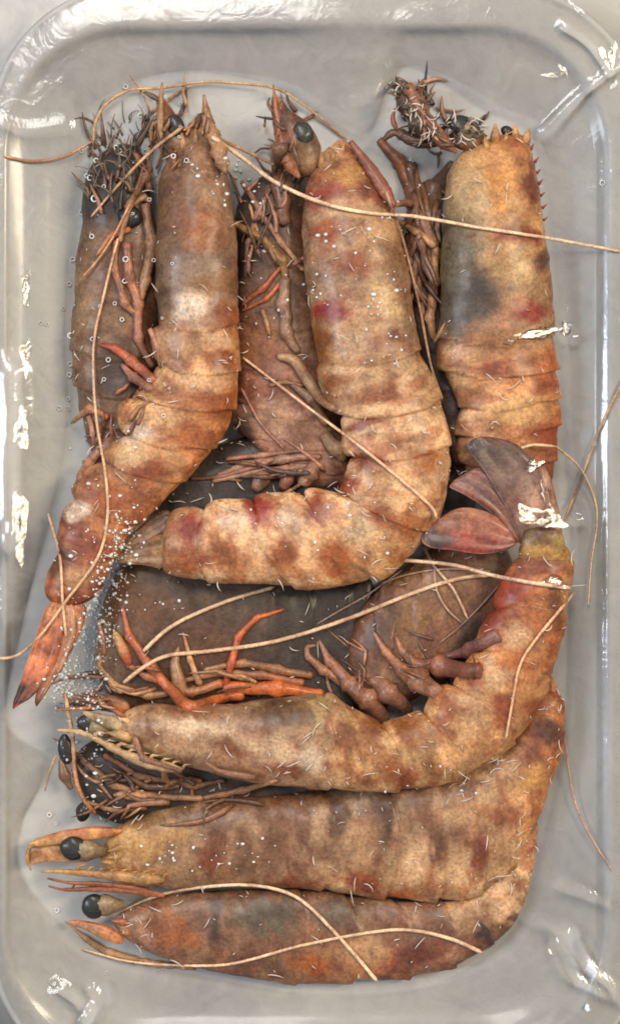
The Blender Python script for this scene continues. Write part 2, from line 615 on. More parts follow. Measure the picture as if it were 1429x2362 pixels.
# clear film: bridges from the rim down to the edge of the heap, where it clings to the shells
HEAP = [(190, 250), (370, 165), (640, 185), (820, 300), (930, 150), (1130, 240), (1250, 320), (1300, 620), (1312, 900), (1330, 1250),
        (1325, 1420), (1315, 1700), (1270, 1950), (1205, 2140), (1010, 2268), (700, 2295), (440, 2255), (240, 2210), (120, 2130),
        (45, 2000), (50, 1900), (100, 1760), (14, 1660), (50, 1440), (120, 1150), (150, 950), (145, 700), (165, 420)]
hp = np.array(HEAP + HEAP[:1], float)
hq = catmull(hp, np.linspace(0, len(hp) - 1, 2400))
rim = np.array(rrect(-20, -30, 1482, 2496, 330, 60, 40, 60))[:, :2]
def by_angle(P, ang):
    a = np.arctan2(P[:, 1] - CY, P[:, 0] - CX)
    r = np.hypot(P[:, 0] - CX, P[:, 1] - CY)
    o_ = np.argsort(a)
    return np.interp(ang, a[o_], r[o_], period=2 * np.pi)
NA, NR = 900, 26
ang = np.linspace(-np.pi, np.pi, NA, endpoint=False)
ri, ro_ = by_angle(hq, ang), by_angle(rim, ang)
ri = np.minimum(ri, ro_ - 12)
G = []
for j in range(NR):
    u = j / (NR - 1)
    r = ri + (ro_ - ri) * u
    z = 38 + 20 * u ** 0.8
    G.append(np.stack([CX + r * np.cos(ang), CY + r * np.sin(ang), np.full(NA, 1.0) * z], 1))
G = np.concatenate(G)
wr = vnoise(G, 100, 11) * 1.7 + vnoise(G, 40, 12) * 0.35
G[:, 2] += wr


def crease(G, pts, w, h):
    Q, _, _ = polyline(pts, 6, True)
    d = np.full(len(G), 1e9)
    for i in range(len(Q) - 1):
        a, b_ = Q[i], Q[i + 1]
        e = b_ - a
        tt = np.clip(((G[:, :2] - a) @ e) / (e @ e), 0, 1)
        d = np.minimum(d, np.linalg.norm(G[:, :2] - (a + tt[:, None] * e), axis=1))
    G[:, 2] += h * np.exp(-(d / w) ** 2)


rebuild()
for _i in range(len(G)):
    G[_i, 2] = max(G[_i, 2], height(G[_i, 0], G[_i, 1]) + 5)
for pts, w, h in [([(26, 860), (24, 1250)], 34, 20), ([(20, 1240), (26, 1420)], 30, 10), ([(1255, 300), (1330, 225), (1429, 150)], 7, 12), ([(1305, 2155), (1350, 2225), (1425, 2290)], 8, 14),
                  ([(1290, 2170), (1320, 2250), (1380, 2290), (1429, 2310)], 8, 12), ([(1180, 2110), (1270, 2130), (1330, 2150)], 7, 8),
                  ([(1230, 2050), (1300, 2040), (1400, 2085)], 9, 8), ([(190, 2362), (225, 2310), (215, 2280)], 7, 12),
                  ([(140, 2280), (190, 2320), (210, 2362)], 7, 9), ([(0, 285), (60, 300), (160, 285)], 7, 8),
                  ([(1300, 60), (1360, 100), (1405, 160)], 9, 14), ([(1320, 780), (1290, 745), (1300, 720)], 7, 10),
                  ([(1330, 1200), (1300, 1190), (1280, 1170)], 9, 12)]:
    crease(G, pts, w, h)
link('film', at(G), grid_faces(NR, NA), M_FILM, tray)
rebuild()

# ------------------------------------------------------------------ the prawns: bodies first
PRAWNS = {}


BLOT = {'P3': 0.4, 'P6': 0.5, 'P5': 0.35, 'P1': 0.75, 'P7': 0.7}


def prawn(key, label, pairs, zc, hz, segs, stops, spots, cap=(0.7, 0.5), lobes=0.10, seed=1, step=0.08, group='frozen prawns in the tray', lumps=3.0):
    P = np.asarray(pairs, float)
    cx, cy = P[:, [0, 2]].mean(), P[:, [1, 3]].mean()
    root = thing('prawn', label, 'prawn', cx, cy, 0, group)
    loft('body', pairs, zc, hz, root, pigment(stops, spots, seed, BLOT.get(key, 0.8)), segs=segs, cap=cap, lobes=lobes, seed=seed, step=step, lumps=lumps)
    PRAWNS[key] = root
    return root


prawn('P12', 'added dark prawn deep in the heap, painted shade for the gap above the hooked tail',
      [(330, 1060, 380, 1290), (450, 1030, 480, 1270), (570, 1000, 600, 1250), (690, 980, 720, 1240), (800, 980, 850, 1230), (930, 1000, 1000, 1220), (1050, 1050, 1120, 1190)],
      50, 45, (2, 3, 4, 5), [(0, DARK, DARK), (6, DARK, DARK)], [], seed=21)  # added filler body, near-black to paint the gap's deep shade
prawn('P13', 'added dark prawn, painted shade between the upright middle prawn and the right hand one',
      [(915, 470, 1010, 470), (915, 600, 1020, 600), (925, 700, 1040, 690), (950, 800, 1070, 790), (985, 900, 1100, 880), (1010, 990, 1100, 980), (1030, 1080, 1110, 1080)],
      50, 48, (3, 4, 5), [(0, BROWN, DARK), (3, DARK, DARK), (6, DARK, BROWN)], [], seed=22)  # body put in as dark fill; its colour carries the gap's shade
prawn('P2', 'dull brown upright prawn at far left, mostly covered by the bent orange one beside it',
      [(345, 330, 225, 330), (350, 430, 192, 430), (368, 530, 186, 520), (368, 640, 172, 620), (368, 760, 164, 760), (368, 860, 164, 850), (368, 950, 180, 930), (345, 1030, 200, 1010), (345, 1110, 225, 1090)],
      70, 72, (4.6, 5.6, 6.5, 7.3), [(0, DARK, DARK), (1.5, DARK, DARK), (2.3, BROWN, OLIVE), (4, BROWN, (0.25, 0.175, 0.095)), (6, BROWN, OLIVE), (8, BROWN, RUST)],
      [(290, 860, 60, 60, 0, DARK, 0.7), (240, 420, 60, 60, 0, DARK, 0.8)], seed=2, lobes=0.05)
prawn('P4', 'pinkish brown prawn squeezed between the orange tailed prawn and the hooked middle one',
      [(560, 400, 695, 400), (530, 520, 715, 520), (530, 620, 720, 640), (530, 720, 735, 740), (538, 820, 750, 840), (538, 900, 770, 930), (540, 980, 800, 1010), (620, 1060, 820, 1080), (680, 1130, 830, 1130)],
      70, 60, (3.2, 4.4, 5.4, 6.4, 7.2), [(0, DARK, BROWN), (2, DARK, BROWN), (3, BROWN, GREY), (5, PINK, PINK), (8, PINK, BROWN)],
      [(600, 790, 50, 50, 0, PINK, 0.8), (640, 850, 40, 30, 0, RUST, 0.5), (630, 960, 50, 50, 20, (0.42, 0.29, 0.22), 0.8), (560, 1000, 25, 50, 0, DARK, 0.7), (690, 1000, 30, 30, 0, BROWN, 0.6)], seed=4)
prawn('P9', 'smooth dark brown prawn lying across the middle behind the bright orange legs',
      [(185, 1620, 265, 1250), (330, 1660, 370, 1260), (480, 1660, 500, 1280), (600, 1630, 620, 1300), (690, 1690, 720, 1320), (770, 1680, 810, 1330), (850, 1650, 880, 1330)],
      [48, 50, 48, 42, 32, 26, 24], [46, 50, 48, 42, 32, 26, 22], (3, 4, 5), [(0, (0.22, 0.18, 0.13), OLIVE), (1, (0.085, 0.05, 0.03), (0.11, 0.068, 0.038)), (3, (0.05, 0.03, 0.021), (0.07, 0.042, 0.027)), (3.6, DARK, DARK), (6, DARK, (0.02, 0.018, 0.022))],  # black right end is the gap's shade put into the pigment
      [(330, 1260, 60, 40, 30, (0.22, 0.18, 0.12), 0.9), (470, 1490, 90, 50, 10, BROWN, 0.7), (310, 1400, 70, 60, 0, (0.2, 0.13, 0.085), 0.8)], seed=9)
prawn('P10', 'brown smooth prawn under the purple tail fan at the right',
      [(1190, 1500, 1190, 1235), (1090, 1545, 1080, 1235), (980, 1600, 955, 1290), (880, 1640, 860, 1365), (800, 1640, 790, 1450)],
      [62, 64, 60, 50, 36], [58, 62, 58, 48, 34], (0.9, 1.9, 2.9), [(0, BROWN, BROWN), (2, (0.25, 0.155, 0.09), (0.26, 0.17, 0.105)), (4, BROWN, BROWN)],
      [(950, 1420, 60, 40, -20, (0.34, 0.26, 0.18), 0.8), (1060, 1350, 60, 40, -20, (0.3, 0.2, 0.12), 0.7), (1100, 1480, 90, 40, -40, DARK, 0.8), (1030, 1300, 40, 26, 0, RUST, 0.5), (880, 1450, 30, 60, 30, DARK, 0.5), (1120, 1400, 50, 30, -30, BROWN, 0.8)], seed=10, cap=(0.5, 0.9))
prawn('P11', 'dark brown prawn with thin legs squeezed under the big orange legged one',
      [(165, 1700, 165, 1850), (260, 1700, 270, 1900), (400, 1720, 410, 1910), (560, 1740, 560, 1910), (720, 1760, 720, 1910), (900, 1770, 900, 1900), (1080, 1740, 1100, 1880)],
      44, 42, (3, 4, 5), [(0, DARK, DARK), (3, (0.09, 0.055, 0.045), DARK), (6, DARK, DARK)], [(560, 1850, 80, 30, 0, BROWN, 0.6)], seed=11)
prawn('P8', 'rust brown prawn lowest at the bottom edge of the heap, round black eye at left',
      [(262, 2118, 262, 2140), (290, 2098, 292, 2165), (335, 2075, 345, 2200), (430, 2055, 440, 2232), (560, 2045, 560, 2255), (695, 2045, 700, 2272), (800, 2065, 820, 2266), (900, 2072, 935, 2258), (1000, 2075, 1040, 2234),
       (1055, 2075, 1110, 2196), (1085, 2062, 1172, 2150), (1108, 2040, 1207, 2085), (1120, 2005, 1226, 2012), (1140, 1955, 1238, 1935), (1170, 1915, 1246, 1880)],
      [60, 60, 62, 64, 64, 62, 60, 60, 60, 62, 66, 72, 78, 84, 88], [12, 34, 52, 58, 60, 58, 56, 56, 54, 50, 46, 42, 38, 34, 24], (5, 6.1, 7.2, 8.3, 9.6, 11.2, 13), [(0, TAN, TAN), (2, (0.26, 0.17, 0.11), PINK), (3.5, BROWN, (0.24, 0.14, 0.085)), (5, BROWN, (0.24, 0.14, 0.085)), (6, (0.2, 0.13, 0.08), (0.36, 0.19, 0.09)), (8, GREY, PINK), (10, TAN, BROWN), (11.5, TAN, CREAM), (14, RUST, RUST)],
      [(610, 2115, 75, 40, 0, GILL, 0.9), (495, 2120, 14, 60, 0, DARK, 0.6), (380, 2130, 50, 35, 20, PINK, 0.8), (420, 2165, 45, 30, 0, ORANGE, 0.5), (960, 2205, 48, 34, 0, (0.16, 0.05, 0.04), 0.9), (905, 2150, 26, 26, 0, BROWN, 0.6),
       (760, 2110, 40, 30, 0, GILL, 0.6), (720, 2225, 45, 26, 0, ORANGE, 0.8), (840, 2190, 50, 35, 0, TAN, 0.8), (1010, 2120, 40, 24, 0, OLIVE, 0.5), (1110, 2150, 14, 45, -40, DARK, 0.8), (1060, 2115, 40, 22, 40, TAN, 0.6), (1170, 2100, 50, 18, -15, CREAM, 0.8), (1190, 2115, 26, 16, -15, PLUM, 0.7), (1090, 2235, 40, 20, 0, DARK, 0.5)], seed=8, cap=(0.8, 0.6), lobes=0.04)
prawn('P7', 'long grey brown banded prawn second from the bottom with a saw toothed beak',
      [(232, 1925, 232, 2035), (300, 1888, 330, 2045), (420, 1850, 430, 2052), (560, 1832, 560, 2050), (680, 1825, 690, 2052), (800, 1815, 800, 2066), (900, 1800, 900, 2076), (1000, 1785, 1000, 2081),
       (1075, 1760, 1090, 2072), (1125, 1725, 1165, 2028), (1160, 1700, 1215, 1950), (1180, 1680, 1258, 1840), (1192, 1660, 1293, 1742), (1205, 1640, 1302, 1650), (1215, 1600, 1295, 1590)],
      [100, 100, 96, 90, 88, 88, 90, 92, 94, 98, 102, 108, 112, 115, 112], [46, 66, 72, 72, 70, 70, 70, 70, 70, 68, 62, 54, 46, 38, 28], (4.6, 6.0, 7.2, 8.4, 9.6, 11.2, 12.7),
      [(0, YELLOW, TAN), (2, (0.22, 0.16, 0.11), (0.36, 0.25, 0.15)), (4, BROWN, GREY), (5, (0.24, 0.18, 0.13), TAN), (7, (0.26, 0.19, 0.13), TAN), (9, (0.36, 0.26, 0.16), (0.5, 0.36, 0.21)), (11, TAN, ORANGE), (14, RUST, ORANGE)],
      [(310, 1955, 50, 30, 0, YELLOW, 0.7), (400, 1930, 50, 28, 0, (0.45, 0.3, 0.14), 0.8), (480, 1985, 24, 30, 0, RUST, 0.8), (560, 1960, 26, 55, 10, (0.17, 0.1, 0.06), 0.6), (640, 1930, 30, 70, 8, BROWN, 0.55), (735, 1900, 22, 60, 8, (0.44, 0.33, 0.2), 0.6), (785, 1890, 26, 52, 5, (0.13, 0.075, 0.05), 0.85),
       (885, 1890, 26, 52, 5, (0.13, 0.075, 0.05), 0.85), (845, 1940, 30, 60, 5, TAN, 0.5), (838, 2030, 50, 26, 0, (0.34, 0.13, 0.045), 1.0), (760, 2020, 35, 20, 0, TAN, 0.6), (1008, 1955, 26, 32, 0, BROWN, 0.8), (985, 1880, 22, 40, 0, BROWN, 0.6),
       (918, 2066, 40, 14, 0, ORANGE, 0.8), (960, 1990, 26, 50, 5, CREAM, 0.55), (1110, 1972, 27, 42, -10, (0.26, 0.09, 0.045), 0.95), (1010, 2045, 40, 18, 0, PINK, 0.6), (1065, 1880, 40, 30, 0, TAN, 0.5), (1265, 1692, 42, 26, 5, PLUM, 0.9), (1230, 1740, 24, 30, 30, RUST, 0.7), (1160, 1890, 45, 20, 10, RUST, 0.7), (1230, 1800, 45, 26, -20, YELLOW, 0.6), (1165, 1960, 20, 40, 30, TAN, 0.6), (690, 2035, 60, 12, 0, RUST, 0.8)], seed=7, lobes=0.05)
prawn('P5', 'yellow brown upright prawn along the right wall with a dark grey gill patch',
      [(1120, 318, 1196, 300), (1062, 350, 1222, 330), (1024, 405, 1238, 395), (1018, 490, 1250, 480), (1010, 600, 1264, 570), (1005, 700, 1277, 680), (1003, 785, 1279, 770), (1012, 850, 1285, 850), (1052, 920, 1291, 900), (1050, 985, 1291, 955), (1055, 1040, 1287, 1030), (1078, 1100, 1277, 1095), (1120, 1150, 1264, 1150)],
      [118, 125, 130, 132, 132, 130, 130, 128, 125, 120, 112, 105, 100], [18, 52, 80, 90, 94, 94, 92, 88, 84, 78, 70, 60, 46], (6.1, 7.2, 8.4, 9.5, 10.6), [(0, TAN, ORANGE), (3, (0.36, 0.29, 0.17), (0.46, 0.28, 0.12)), (5, GREY, (0.44, 0.3, 0.16)), (6, GREY, TAN), (7, TAN, ORANGE), (9, CREAM, ORANGE), (12, RUST, RUST)],
      [(1140, 440, 50, 60, 10, (0.55, 0.3, 0.08), 0.8), (1085, 450, 40, 70, 0, (0.42, 0.34, 0.2), 0.7), (1228, 420, 16, 60, -5, (0.22, 0.06, 0.04), 0.9), (1195, 545, 60, 22, 5, (0.32, 0.08, 0.035), 0.95), (1255, 600, 26, 26, 0, PLUM, 0.9), (1217, 716, 44, 26, 0, RED, 0.85),
       (1050, 600, 62, 110, -12, (0.13, 0.12, 0.08), 0.95), (1085, 700, 82, 52, -50, (0.04, 0.037, 0.03), 1.0), (1040, 690, 40, 70, 0, (0.1, 0.09, 0.06), 0.8), (1180, 620, 55, 28, 20, (0.5, 0.38, 0.2), 0.7), (1150, 780, 80, 25, 0, (0.36, 0.25, 0.15), 0.6), (1138, 852, 46, 22, 5, (0.26, 0.08, 0.045), 0.95), (1262, 880, 36, 24, -20, (0.36, 0.13, 0.05), 0.9),
       (1085, 925, 30, 24, 0, PINK, 0.7), (1190, 950, 75, 36, 0, (0.55, 0.38, 0.18), 0.8), (1258, 1010, 45, 26, 0, (0.36, 0.11, 0.04), 0.9), (1270, 845, 20, 40, 0, ORANGE, 0.7), (1120, 980, 40, 20, 0, PINK, 0.5), (1260, 1080, 26, 50, 0, RUST, 0.7), (1110, 400, 20, 40, 0, YELLOW, 0.5), (1190, 340, 30, 30, 0, RUST, 0.5)], seed=5, lobes=0.06)
prawn('P1', 'upright prawn at left whose orange tail bends down to the left wall',
      [(442, 262, 482, 258), (412, 310, 496, 305), (380, 355, 514, 352), (352, 410, 527, 405), (342, 500, 541, 495), (336, 600, 549, 590), (338, 680, 553, 680), (352, 760, 553, 755), (364, 820, 553, 830), (350, 890, 551, 905), (290, 930, 535, 970), (277, 1005, 492, 1040), (242, 1050, 440, 1097), (202, 1090, 385, 1152), (162, 1150, 320, 1217), (140, 1230, 282, 1262), (118, 1320, 252, 1330), (102, 1395, 206, 1402)],
      [145, 150, 158, 166, 172, 175, 175, 175, 175, 175, 172, 170, 168, 168, 170, 176, 186, 200], [12, 32, 56, 78, 88, 92, 92, 90, 88, 86, 84, 80, 74, 68, 60, 52, 44, 34], (7, 8.4, 9.7, 11, 12.4, 14, 15.5),
      [(0, BROWN, LT_), (2, BROWN, GREY), (4, OLIVE, GREY), (6, OLIVE, GREY), (7, GREY, ORANGE), (8, TAN, (0.56, 0.36, 0.18)), (10, (0.5, 0.33, 0.17), ORANGE), (13, (0.48, 0.29, 0.15), (0.42, 0.21, 0.09)), (15, RUST, ORANGE), (17, ORANGE, RUST)],
      [(465, 520, 55, 55, 0, (0.40, 0.22, 0.13), 0.75), (400, 470, 45, 70, 0, BROWN, 0.6), (430, 620, 50, 45, 0, (0.26, 0.2, 0.17), 0.8), (440, 705, 42, 45, -20, FROST, 0.9), (490, 660, 50, 30, 0, (0.36, 0.25, 0.18), 0.7), (520, 725, 32, 26, 0, RUST, 0.7), (500, 775, 45, 20, 20, CREAM, 0.8), (512, 828, 34, 20, 0, (0.36, 0.14, 0.06), 0.9),
       (420, 800, 50, 30, 0, TAN, 0.5), (450, 880, 60, 22, 10, CREAM, 0.6), (510, 930, 40, 30, -30, (0.42, 0.18, 0.06), 0.85), (380, 960, 60, 24, 0, (0.56, 0.4, 0.24), 0.7), (320, 1000, 36, 26, 0, FROST, 0.7), (430, 1000, 50, 28, -30, ORANGE, 0.7), (345, 1085, 42, 22, -25, (0.34, 0.12, 0.055), 0.85), (300, 1045, 45, 22, 0, (0.58, 0.45, 0.28), 0.8), (400, 1060, 30, 36, 0, TAN, 0.5),
       (175, 1175, 28, 22, 0, FROST, 0.8), (240, 1150, 40, 40, 0, ORANGE, 0.6), (215, 1265, 45, 26, 0, (0.33, 0.11, 0.05), 0.85), (140, 1290, 18, 40, 10, PLUM, 0.75), (170, 1330, 40, 24, 0, TAN, 0.6), (160, 1115, 16, 30, 0, PLUM, 0.6)], seed=1, lobes=0.3)
prawn('P3', 'large cream and red blotched prawn in the middle bent into a hook',
      [(758, 330, 800, 316), (722, 372, 832, 352), (700, 415, 858, 396), (682, 490, 898, 460), (680, 570, 926, 550), (686, 655, 946, 640), (700, 740, 956, 720), (718, 830, 968, 800), (755, 910, 1002, 865), (785, 975, 1023, 935), (798, 1035, 1035, 1000), (800, 1085, 1040, 1080), (795, 1118, 1022, 1175), (778, 1134, 988, 1236), (742, 1132, 940, 1290), (692, 1136, 862, 1340), (622, 1144, 742, 1358), (545, 1152, 602, 1350), (470, 1165, 482, 1342), (402, 1180, 386, 1326), (374, 1228, 372, 1264)],
      [140, 150, 162, 172, 178, 182, 184, 186, 188, 190, 190, 190, 188, 186, 184, 182, 180, 178, 175, 170, 160], [14, 36, 60, 80, 92, 98, 98, 96, 94, 90, 88, 86, 84, 82, 80, 80, 78, 74, 66, 54, 30], (7.2, 8.9, 10.5, 13.0, 15.0, 16.6, 18.1),
      [(0, TAN, RUST), (1, TAN, RUST), (2, RUST, RUST), (3.2, GREY, TAN), (5, (0.33, 0.23, 0.16), (0.35, 0.25, 0.16)), (7, (0.38, 0.25, 0.12), (0.38, 0.27, 0.18)), (8, (0.45, 0.33, 0.22), (0.56, 0.41, 0.24)), (11, CREAM, CREAM), (14, CREAM, (0.55, 0.35, 0.16)), (18, CREAM, CREAM), (20, TAN, TAN)],
      [(740, 450, 55, 22, -20, RED, 0.7), (860, 440, 40, 24, 50, (0.22, 0.06, 0.05), 0.8), (800, 400, 40, 26, 0, YELLOW, 0.6), (757, 540, 30, 34, 0, (0.42, 0.17, 0.04), 0.9), (820, 612, 46, 24, 10, (0.32, 0.13, 0.055), 0.9), (835, 560, 30, 20, 0, TAN, 0.6), (758, 716, 46, 22, -5, (0.34, 0.035, 0.03), 0.95), (885, 690, 26, 44, -40, (0.52, 0.4, 0.22), 0.85),
       (740, 790, 26, 50, 0, (0.36, 0.2, 0.05), 0.8), (880, 785, 45, 20, -10, (0.27, 0.11, 0.08), 0.75), (900, 600, 30, 40, 0, (0.27, 0.2, 0.13), 0.6), (770, 880, 26, 26, 0, (0.36, 0.18, 0.06), 0.8), (820, 790, 40, 40, 0, (0.44, 0.33, 0.25), 0.6), (885, 908, 46, 14, -8, (0.36, 0.17, 0.1), 0.9), (845, 980, 44, 14, -8, (0.34, 0.12, 0.07), 0.9), (990, 935, 30, 26, 0, TAN, 0.7),
       (850, 1062, 52, 18, 12, (0.34, 0.09, 0.06), 0.9), (985, 1055, 40, 34, 0, (0.46, 0.24, 0.1), 0.9), (950, 1010, 26, 12, -20, (0.3, 0.2, 0.12), 0.7), (795, 1118, 34, 22, 30, (0.32, 0.07, 0.045), 0.9), (880, 1190, 40, 24, 40, (0.38, 0.16, 0.06), 0.9), (725, 1168, 30, 34, 10, (0.36, 0.1, 0.05), 0.95), (595, 1178, 32, 36, 10, (0.36, 0.03, 0.025), 1.0), (435, 1215, 36, 44, 0, (0.34, 0.07, 0.035), 0.98),
       (440, 1290, 58, 36, 0, (0.36, 0.15, 0.055), 0.92), (520, 1280, 32, 44, -20, (0.4, 0.2, 0.08), 0.85), (650, 1285, 34, 46, 0, (0.42, 0.19, 0.06), 0.92), (780, 1290, 46, 42, 0, (0.42, 0.18, 0.06), 0.92), (665, 1205, 28, 40, 0, (0.46, 0.4, 0.32), 0.6), (830, 1220, 40, 40, 0, (0.46, 0.42, 0.33), 0.6), (945, 1215, 36, 36, -40, (0.42, 0.2, 0.08), 0.85), (540, 1200, 34, 30, 0, FROST, 0.5), (900, 1100, 60, 22, 20, (0.5, 0.36, 0.2), 0.6), (720, 1330, 24, 20, 0, TAN, 0.5)], seed=3, lobes=0.2)
prawn('P6', 'prawn with bright orange legs across the lower middle, tail fan at right',
      [(250, 1650, 262, 1720), (330, 1615, 340, 1740), (430, 1612, 440, 1772), (540, 1605, 560, 1802), (650, 1590, 660, 1815), (740, 1588, 760, 1823), (815, 1640, 850, 1828), (885, 1664, 930, 1825), (945, 1655, 1010, 1812), (985, 1625, 1085, 1785), (1000, 1595, 1150, 1745), (1055, 1560, 1210, 1690), (1082, 1525, 1255, 1612), (1105, 1470, 1286, 1520), (1130, 1410, 1306, 1420), (1163, 1335, 1317, 1350), (1192, 1278, 1318, 1288), (1208, 1246, 1300, 1246)],
      [165, 180, 188, 190, 192, 192, 190, 190, 188, 186, 184, 182, 182, 184, 188, 194, 200, 204], [46, 72, 86, 92, 92, 90, 86, 82, 80, 80, 80, 80, 80, 76, 70, 60, 46, 34], (5.1, 7.0, 8.7, 10.7, 12.6, 14.1, 16.0),
      [(0, TAN, TAN), (1.5, (0.36, 0.25, 0.17), (0.5, 0.4, 0.28)), (3, (0.28, 0.19, 0.13), (0.44, 0.31, 0.21)), (4.6, (0.3, 0.22, 0.14), (0.44, 0.3, 0.2)), (6, (0.48, 0.36, 0.19), (0.58, 0.39, 0.2)), (9, (0.5, 0.33, 0.17), (0.54, 0.36, 0.2)), (12, (0.5, 0.28, 0.13), (0.48, 0.26, 0.11)), (15, (0.42, 0.15, 0.07), (0.46, 0.25, 0.11)), (17, OLIVE, YELLOW)],
      [(660, 1645, 70, 34, 5, (0.15, 0.105, 0.07), 0.9), (470, 1690, 90, 22, 14, (0.56, 0.47, 0.35), 0.85), (640, 1735, 90, 26, 20, (0.54, 0.44, 0.33), 0.8), (520, 1720, 40, 18, 20, (0.26, 0.13, 0.09), 0.85), (670, 1778, 50, 18, 8, (0.3, 0.13, 0.1), 0.8), (715, 1755, 34, 28, 0, FROST, 0.7), (440, 1640, 60, 18, 5, (0.34, 0.2, 0.14), 0.7), (590, 1790, 40, 12, 10, BROWN, 0.5), (735, 1640, 18, 40, 0, (0.42, 0.33, 0.16), 0.7),
       (803, 1708, 30, 38, 0, (0.33, 0.18, 0.09), 0.9), (858, 1672, 22, 36, 0, (0.34, 0.18, 0.09), 0.85), (908, 1765, 22, 26, 0, (0.34, 0.17, 0.08), 0.85), (840, 1808, 22, 18, 0, (0.34, 0.2, 0.12), 0.8), (938, 1795, 34, 22, -20, (0.36, 0.14, 0.06), 0.85), (935, 1690, 34, 30, 30, (0.32, 0.17, 0.06), 0.85), (1030, 1650, 26, 52, 10, (0.36, 0.17, 0.08), 0.85), (1095, 1640, 34, 60, 10, (0.56, 0.42, 0.26), 0.6), (990, 1730, 14, 60, 5, (0.3, 0.25, 0.14), 0.6),
       (1160, 1640, 26, 40, 20, (0.36, 0.14, 0.07), 0.85), (1090, 1560, 36, 26, 0, (0.42, 0.16, 0.06), 0.8), (1140, 1560, 26, 36, 0, (0.6, 0.46, 0.3), 0.7), (1215, 1600, 40, 22, 0, (0.58, 0.36, 0.15), 0.7), (1235, 1640, 26, 30, 0, (0.34, 0.13, 0.06), 0.7), (1190, 1460, 30, 36, 20, (0.6, 0.45, 0.3), 0.8), (1140, 1420, 22, 60, 20, (0.4, 0.1, 0.06), 0.85), (1180, 1360, 40, 26, 0, (0.42, 0.1, 0.05), 0.8), (1250, 1400, 40, 40, 0, (0.46, 0.24, 0.12), 0.7), (1285, 1390, 18, 50, 0, BROWN, 0.7), (1240, 1310, 50, 16, 0, (0.3, 0.1, 0.07), 0.8), (1280, 1480, 18, 40, 10, ORANGE, 0.7), (1200, 1530, 50, 20, 10, ORANGE, 0.6)], seed=6, lobes=0.24)
rebuild()

# ------------------------------------------------------------------ tail fans
def blade(root, pairs, z, hz, cols, spots=(), seed=3, name='uropod', cap=(0.4, 0.7)):
    return loft(name, pairs, z, np.asarray(hz) * 0.6, root, pigment(cols, spots, seed, 0.5), M_LIMB, K=28, cap=cap, lumps=1.2, ridge=3.2, seed=seed)


r = PRAWNS['P1']
blade(r, [(112, 1385, 150, 1385), (88, 1450, 150, 1450), (62, 1530, 128, 1530), (38, 1600, 82, 1600), (24, 1640, 40, 1630)], [205, 222, 228, 234, 236], [16, 12, 9, 7, 4],
      [(0, ORANGE, ORANGE), (2, (0.52, 0.2, 0.1), (0.5, 0.18, 0.08)), (3, (0.4, 0.14, 0.1), RUST), (3.5, DARK, DARK), (3.8, (0.5, 0.06, 0.07), (0.5, 0.06, 0.07)), (4, (0.55, 0.07, 0.09), (0.55, 0.07, 0.09))], [(40, 1595, 10, 26, 20, DARK, 0.8)])
blade(r, [(130, 1385, 175, 1385), (128, 1460, 176, 1460), (112, 1540, 150, 1535), (84, 1600, 112, 1590), (78, 1634, 92, 1626)], [205, 215, 222, 226, 228], [16, 12, 9, 7, 4],
      [(0, ORANGE, TAN), (2, (0.5, 0.24, 0.13), PINK), (3.4, PINK, RUST), (4, DARK, RUST)])
blade(r, [(150, 1385, 205, 1390), (150, 1440, 192, 1445), (150, 1490, 172, 1490), (148, 1525, 158, 1520)], [200, 205, 205, 200], [16, 12, 9, 5], [(0, ORANGE, ORANGE), (3, TAN, RUST)], name='telson')

r = PRAWNS['P3']
blade(r, [(395, 1170, 400, 1215), (345, 1195, 350, 1245), (305, 1232, 312, 1268), (278, 1262, 290, 1280)], [155, 150, 145, 140], [12, 10, 8, 5], [(0, OLIVE, GREY), (3, GREY, (0.3, 0.25, 0.2))])
blade(r, [(385, 1225, 385, 1315), (330, 1245, 335, 1305), (285, 1270, 290, 1300), (262, 1285, 265, 1298)], [152, 150, 146, 140], [14, 10, 8, 5], [(0, YELLOW, GREY), (1, OLIVE, GREY), (3, GREY, (0.3, 0.25, 0.2))], name='telson')

r = PRAWNS['P6']
PU, PD = (0.31, 0.18, 0.17), (0.19, 0.13, 0.125)
blade(r, [(1200, 1262, 1262, 1262), (1170, 1180, 1258, 1180), (1120, 1095, 1246, 1090), (1080, 1040, 1205, 1035), (1072, 1010, 1150, 1004)], [222, 236, 244, 246, 240], [16, 12, 9, 8, 5],
      [(0, OLIVE, OLIVE), (1, (0.3, 0.2, 0.17), PU), (2, PD, (0.24, 0.16, 0.15)), (3, (0.1, 0.085, 0.075), (0.14, 0.1, 0.085)), (4, PD, (0.22, 0.06, 0.05))], [(1230, 1150, 14, 60, -8, (0.5, 0.38, 0.3), 0.5), (1090, 1030, 30, 14, -15, (0.05, 0.04, 0.05), 0.8)])
blade(r, [(1196, 1262, 1222, 1250), (1140, 1190, 1196, 1170), (1085, 1150, 1150, 1110), (1042, 1128, 1110, 1080), (1030, 1120, 1072, 1088)], [215, 225, 230, 228, 222], [14, 11, 9, 8, 5],
      [(0, RUST, PU), (1.5, (0.24, 0.08, 0.07), PD), (3, PU, PU), (4, RUST, PU)], [(1100, 1125, 40, 20, 40, PD, 0.6)])
blade(r, [(1190, 1262, 1196, 1236), (1120, 1278, 1170, 1212), (1050, 1270, 1120, 1180), (990, 1262, 1060, 1172), (958, 1240, 1000, 1200)], [210, 222, 226, 224, 216], [14, 12, 11, 9, 5],
      [(0, PU, PINK), (1.2, (0.27, 0.07, 0.06), (0.36, 0.16, 0.11)), (2.4, (0.28, 0.07, 0.065), (0.40, 0.21, 0.13)), (3.4, PU, RUST), (4, (0.1, 0.06, 0.06), PU)], [(1010, 1245, 40, 22, 10, (0.07, 0.045, 0.05), 0.9)])
